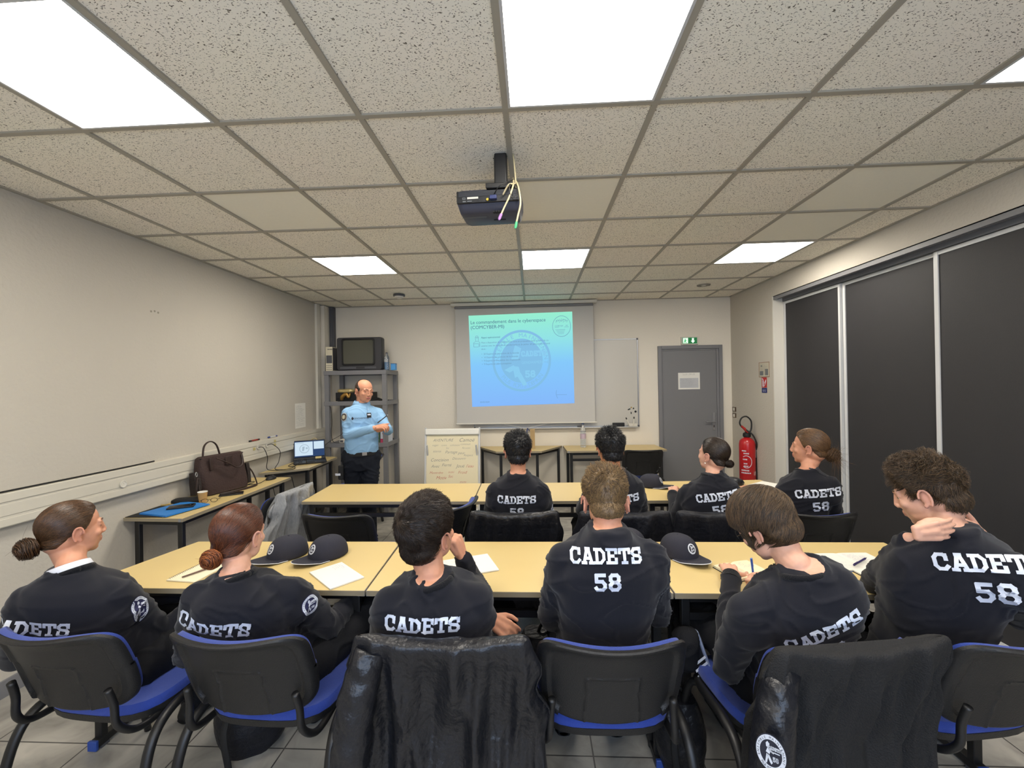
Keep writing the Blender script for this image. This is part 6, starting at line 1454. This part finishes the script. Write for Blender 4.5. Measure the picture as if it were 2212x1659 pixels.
people[5] = mk(label='boy with long wavy brown hair bent over his notebook, writing', seed=5, pelvis=(1.0, -.08, .51), face_body=-12, neck=onY(1735, 1242, -.26), sh=(onY(1612, 1322, -.26), onY(1810, 1262, -.28)), el=(onY(1572, 1440, -.16), onY(1790, 1290, .10)), wr=(V3((.93, .16, .79)), onY(1672, 1243, .17)),
   head=rot_head(ang(-32), -34, -8, onY(1652, 1138, -.14)), hs=1.0, nk=.95, skin=SK2, hairm=H_ash, hair=HS(side=.022, top=.028, len=.095, sidelen=.75, lift=.05, n=9000, flow='fringe', clump=.32, wave=.12, wid=.0009, dz=-.012, front=-.05, dirn=(-.5, .3, -.6), locks=60), glasses=M_black,
   hands=[dict(W=V3((.93, .16, .785)), f=V3((.3, 1, 0)), n=V3((0, 0, -1)), t=V3((1, 0, 0)), curl=(10, 15, 10)), dict(W=onY(1668, 1242, .17), f=V3((-.95, .15, -.12)), n=V3((-.2, -.5, -.85)), t=V3((.0, -.6, .6)), curl=((35, 40, 25), (45, 45, 30), (55, 50, 30), (60, 50, 30)), thumb=(.85, .3, .35))],
   text=(1782, 1368, 1.0), textroll=9, knees=[V3((.80, .30, .60)), V3((1.08, .34, .52))], ankles=[V3((.70, .06, .50)), V3((.98, .36, .075))],
   shoes=[((.25, -.15, -.9), (-.85, -.1, -.3)), ((0, 1, 0), (0, 0, 1))], solem=[mat('sneaker_sole', '#8f9bb8', .6), M_shoe])
people[6] = mk(label='boy with brown tousled hair clasping his neck, seated at the far right', seed=6, pelvis=(1.52, -.03, .51), face_body=-22, neck=onY(2052, 1158, -.16), sh=(onY(1962, 1220, -.12), onY(2190, 1232, -.28)), el=(onY(1892, 1256, .08), onY(2200, 1330, .10)), wr=(onY(1965, 1166, -.10), onY(2112, 1165, -.06)), 
   head=rot_head(ang(-38), -22, 0, onY(2003, 1068, -.08)), hs=1.0, nk=1.0, skin=SK2, hairm=H_ash, hair=HS(tuft=.0045, side=.009, top=.022, len=.045, sidelen=.6, lift=.7, n=8500, clump=.6, wave=.35, locks=130, wid=.0009, dirn=(-.1, .5, .0)),
   hands=[dict(s=.92, W=onY(1976, 1152, -.225), f=V3((.98, -.03, .12)), n=V3((.1, 1, -.1)), t=V3((.3, .2, 1)), curl=((8, 14, 10), (9, 15, 10), (10, 16, 12), (12, 18, 12)), thumb=(.95, .25, .25)), dict(W=onY(2122, 1162, -.09), f=V3((-.8, -.35, .4)), n=V3((-.3, .9, 0)), t=V3((0, 0, 1)), curl=(15, 25, 20), thumb=(.6, .5, .2))],
   text=(2135, 1217, 1.06))
# far row
people[7] = mk(label='boy with short black wavy hair, leftmost of the far row', seed=7, pelvis=(-.03, 1.2, .51), face_body=0, neck=onY(1119, 1030, 1.05), sh=(onY(1070, 1062, 1.04), onY(1168, 1062, 1.04)), el=(onY(1060, 1128, 1.16), onY(1182, 1128, 1.14)), wr=(V3((-.14, 1.58, .79)), V3((.10, 1.58, .79))), vox=.005,
   head=rot_head(ang(-6), -4, 0, onY(1118, 978, 1.08)), skin=SK1, hairm=H_bk, hair=HS(tuft=.005, side=.008, top=.022, len=.036, sidelen=.5, lift=.7, n=2400, clump=.8, wave=.6, wid=.0018, curl=1.3), text=(1116, 1080, 1.0), badges=[(1193, 1098, .034, (0, 0, 1))])
people[8] = mk(label='boy with curly black hair and glasses in the far row', seed=8, pelvis=(.60, 1.2, .51), face_body=-6, neck=onY(1328, 1027, 1.05), sh=(onY(1283, 1064, 1.06), onY(1372, 1056, 1.02)), el=(onY(1258, 1102, 1.30), onY(1385, 1120, 1.15)), wr=(onY(1268, 1070, 1.50), V3((.72, 1.58, .79))), vox=.005,
   head=rot_head(ang(-8), -6, 0, onY(1318, 973, 1.1)), skin=SK3, hairm=H_bk, hair=HS(tuft=.006, side=.010, top=.026, len=.036, sidelen=.5, lift=.8, n=2600, clump=.9, wave=.9, wid=.0017, curl=1.6, nape=.0), glasses=M_steel, text=(1338, 1079, 1.0))
people[9] = mk(label='girl with a tight dark brown bun and a pearl earring in the far row', seed=9, pelvis=(1.18, 1.2, .51), face_body=-10, neck=onY(1537, 1031, 1.06), sh=(onY(1487, 1066, 1.12), onY(1578, 1060, 1.0)), el=(onY(1462, 1125, 1.2), onY(1588, 1125, 1.1)), wr=(V3((1.12, 1.5, .79)), V3((1.26, 1.5, .79))), vox=.005,
   head=rot_head(ang(-34), 4, 0, onY(1540, 984, 1.1)), hs=.95, nk=.85, girth=.9, skin=SK2, hairm=H_db, hair=HS(flow='bun', bun=(.012, -.112, -.035), bunr=(.034, .024, .026), side=.006, top=.009, len=.15, sidelen=1, lift=.0, n=2600, wid=.0016, clump=.02, wave=.03, nape=.01, tilt=.2, nb=260), text=(1550, 1074, 1.0))
people[10] = mk(label='girl in left profile with a loose light brown messy bun, far row right', seed=10, pelvis=(1.77, 1.2, .51), face_body=-14, neck=onY(1742, 1022, 1.08), sh=(onY(1703, 1050, 1.14), onY(1792, 1050, 1.0)), el=(onY(1685, 1110, 1.25), onY(1800, 1118, 1.1)), wr=(V3((1.70, 1.52, .79)), V3((1.82, 1.52, .79))), vox=.005,
   head=rot_head(ang(-50), 0, 0, onY(1747, 968, 1.12)), hs=.97, nk=.85, girth=.9, skin=SK1, hairm=H_lb, hair=HS(flow='bun', bun=(.0, -.125, -.035), bunr=(.032, .036, .042), side=.008, top=.014, len=.15, sidelen=1, lift=.0, n=2600, wid=.0015, clump=.12, wave=.12, messy=1.0, tail=1.0, nape=.012, tilt=.4, nb=300), text=(1770, 1066, 1.0))
for k, v in people.items(): v[0]['group'] = GP
# earring
r9, b9, g9, t9, o9, HM9 = people[9]
q = MB(); q.ellipsoid((-.080, .0, -.041), (.0045, .0045, .0045), 12, 8); q.build('earring', mat('pearl', '#e4ded2', .2), r9, M=Matrix.Translation(-o9) @ HM9, smooth=True)

# officer
po = onY(781, 985, 2.42); Fm = ang(146); Rm_ = V3((Fm.y, -Fm.x, 0)); px_ = po.x
off_hands = []
wR = onY(812, 927, 2.22); wL = onY(834, 928, 2.26)
k = dict(label='officer in a light blue long-sleeved polo standing with clasped hands', seed=20, standing=True, pelvis=(px_, 2.42, .93), face_body=146, slouch=-.0, neck=onY(781, 873, 2.43), sh=(onY(815, 893, 2.50), onY(752, 893, 2.36)), el=(onY(838, 930, 2.42), onY(752, 940, 2.30)), wr=(onY(836, 926, 2.28), onY(808, 925, 2.20)),
   head=rot_head(ang(128), -8, -3, onY(787, 846, 2.42)), hs=1.0, nk=1.08, girth=.93, skin=SK4, hairm=H_of, hair=HS(side=.004, top=.005, len=.012, sidelen=.9, lift=.2, n=2200, clump=.3, bald=.008, wid=.0012), cloth=M_polo, trous=M_navyt, garment='polo_shirt', fold=.005, cuff=M_polo, vox=.0038,
   knees=[V3((px_+.08, 2.40, .50)), V3((px_-.10, 2.44, .50))], ankles=[V3((px_+.09, 2.42, .085)), V3((px_-.12, 2.46, .085))],
   hands=[dict(W=onY(835, 926, 2.28), f=V3((-.55, -.25, -.12)), n=V3((-.2, .3, .9)), t=V3((.3, -.1, .9)), curl=((25, 30, 20), (30, 35, 20), (35, 35, 20), (40, 35, 20)), thumb=(.5, .8, .1), s=1.0), dict(W=onY(810, 924, 2.20), f=V3((.9, -.1, .15)), n=V3((.1, .5, -.8)), t=V3((0, -.2, .95)), curl=((35, 45, 25), (42, 45, 25), (48, 45, 25), (50, 45, 25)), thumb=(.75, .5, .2), s=1.0)])
ro, bo, go_, to_, oo, HMo = person(k)
Nk = k['neck']-oo
# polo collar, placket, badges, belt
q = MB(); A = [R(-150+300*i/30) for i in range(31)]
def ringc(r, z, dz=0): return [Nk+Rm_*math.sin(a)*r*1.0-Fm*math.cos(a)*r*.95+V3((0, 0, z-.02*(abs(a)/PI)**2+dz)) for a in A]
q.loft([ringc(.060, .035), ringc(.066, .038), ringc(.082, .006), ringc(.079, .003)], cap=False, closed=False); co_ = q.build('collar', M_polo, go_, smooth=True); s = co_.modifiers.new('t', 'SOLIDIFY'); s.thickness = .004
bv = bvh_of(go_, oo)
def flat(polyl, c, U, V, nm, m, name, parent=go_, off=.002): return decal(bv, name, polyl, c, U, V, nm, m, parent, oo, off, .08)
def rect(w_, h_, nx=4, ny=4, x0=0, y0=0): return [[V3((x0+w_*(i/nx-.5), y0+h_*(j/ny-.5))), V3((x0+w_*((i+1)/nx-.5), y0+h_*(j/ny-.5))), V3((x0+w_*((i+1)/nx-.5), y0+h_*((j+1)/ny-.5))), V3((x0+w_*(i/nx-.5), y0+h_*((j+1)/ny-.5)))] for i in range(nx) for j in range(ny)]
def anchor(px, py):
    h = bv.ray_cast(CAM, ray(px, py).normalized(), 9)
    if h[0] is None: return None
    n_ = h[1]; V = (V3((0, 0, 1))-n_*n_.z).normalized(); return h[0], V.cross(n_), V, n_
for px, py, fn in ((743, 901, 'patch'), (797, 897, 'tag'), (780, 905, 'word'), (793, 884, 'placket')):
    a = anchor(px, py)
    if not a: continue
    c_, U, V, n_ = a
    if fn == 'patch':
        dsk = lambda r_: [[V3((r_*math.cos(2*PI*i/24), r_*math.sin(2*PI*i/24))), V3((r_*math.cos(2*PI*(i+1)/24), r_*math.sin(2*PI*(i+1)/24))), V3((0, 0))] for i in range(24)]
        flat(dsk(.040), c_, U, V, n_, mat('patch_white', '#b9b6a8', .7), 'arm_patch'); flat(dsk(.034), c_, U, V, n_, mat('patch_dark', '#2c2a3c', .7), 'patch_ring', off=.003); flat(dsk(.022), c_, U, V, n_, mat('patch_cream', '#a39c7d', .7), 'patch_centre', off=.004)
        flat([[V3((-.006, -.016)), V3((.008, -.014)), V3((.004, .016)), V3((-.01, .012))]], c_, U, V, n_, mat('patch_white', '#b9b6a8', .7), 'patch_figure', off=.005)
    elif fn == 'tag':
        flat(rect(.042, .048), c_, U, V, n_, M_blackm, 'chest_badge', off=.004); flat(rect(.03, .014, 3, 2, .0, .006), c_, U, V, n_, M_print, 'badge_plate', off=.006)
    elif fn == 'word':
        vs, fs = text_geo('GENDARMERIE', .021, 'CENTER', 0.0)
        flat([[V3((vs[i][0], vs[i][1])) for i in f] for f in fs], c_, U, V, n_, M_navy, 'chest_lettering'); flat([[V3((-.085, -.004)), V3((-.075, -.008)), V3((-.066, .01)), V3((-.078, .026)), V3((-.088, .01))]], c_, U, V, n_, M_navy, 'flame_emblem')
    else: flat(rect(.004, .10, 1, 10, 0, -.02), c_, U, V, n_, mat('seam_blue', '#6b8fb4', .8), 'placket'); flat(rect(.006, .006, 1, 1, .008, -.0), c_, U, V, n_, M_print, 'button')
q = MB(); zb = 1.0; nb_ = 40
def beltring(r, z): return [V3((0, 0, z))+Rm_*math.cos(2*PI*i/nb_)*r*1.22+Fm*math.sin(2*PI*i/nb_)*r*.93 for i in range(nb_)]
q.loft([beltring(.130, .950), beltring(.1385, .952), beltring(.1385, .988), beltring(.130, .990)]); bl_ = q.build('belt', M_blackm, ro, smooth='auto')
q = MB(); q.cbox((0, 0, 0), (.045, .008, .032), Matrix.Translation(Fm*.139+V3((0, 0, .975))) @ Matrix.Rotation(math.atan2(-Fm.x, Fm.y), 4, 'Z')); q.build('buckle', M_steel, bl_, bevel=.002)
q = MB(); q.cbox((0, 0, 0), (.05, .03, .14), Matrix.Translation(Rm_*.185+V3((0, -.02, .80))) @ Matrix.Rotation(R(20), 4, 'Z')); pc = q.build('belt_pouch', M_blackm, ro, bevel=.01)
q = MB(); q.cbox((0, 0, 0), (.05, .002, .02), Matrix.Translation(Rm_*.2+V3((.005, -.065, .79)))); q.build('reflective_tab', M_print, pc)
p_ = onY(828, 904, 2.17); t = pen('pen', tuple(p_), 0, 'black pen held between the fingers of the officer', M_blackp, L=.13); t.rotation_euler = (0, R(-38), R(10))
# blue pen in the writing hand
p_ = onY(1626, 1232, .20); t = pen('pen', tuple(p_), 0, 'bright blue pen in the hand of the boy writing', mat('pen_blue', '#2c63c4', .35), L=.11); t.rotation_euler = (0, R(80), R(30))
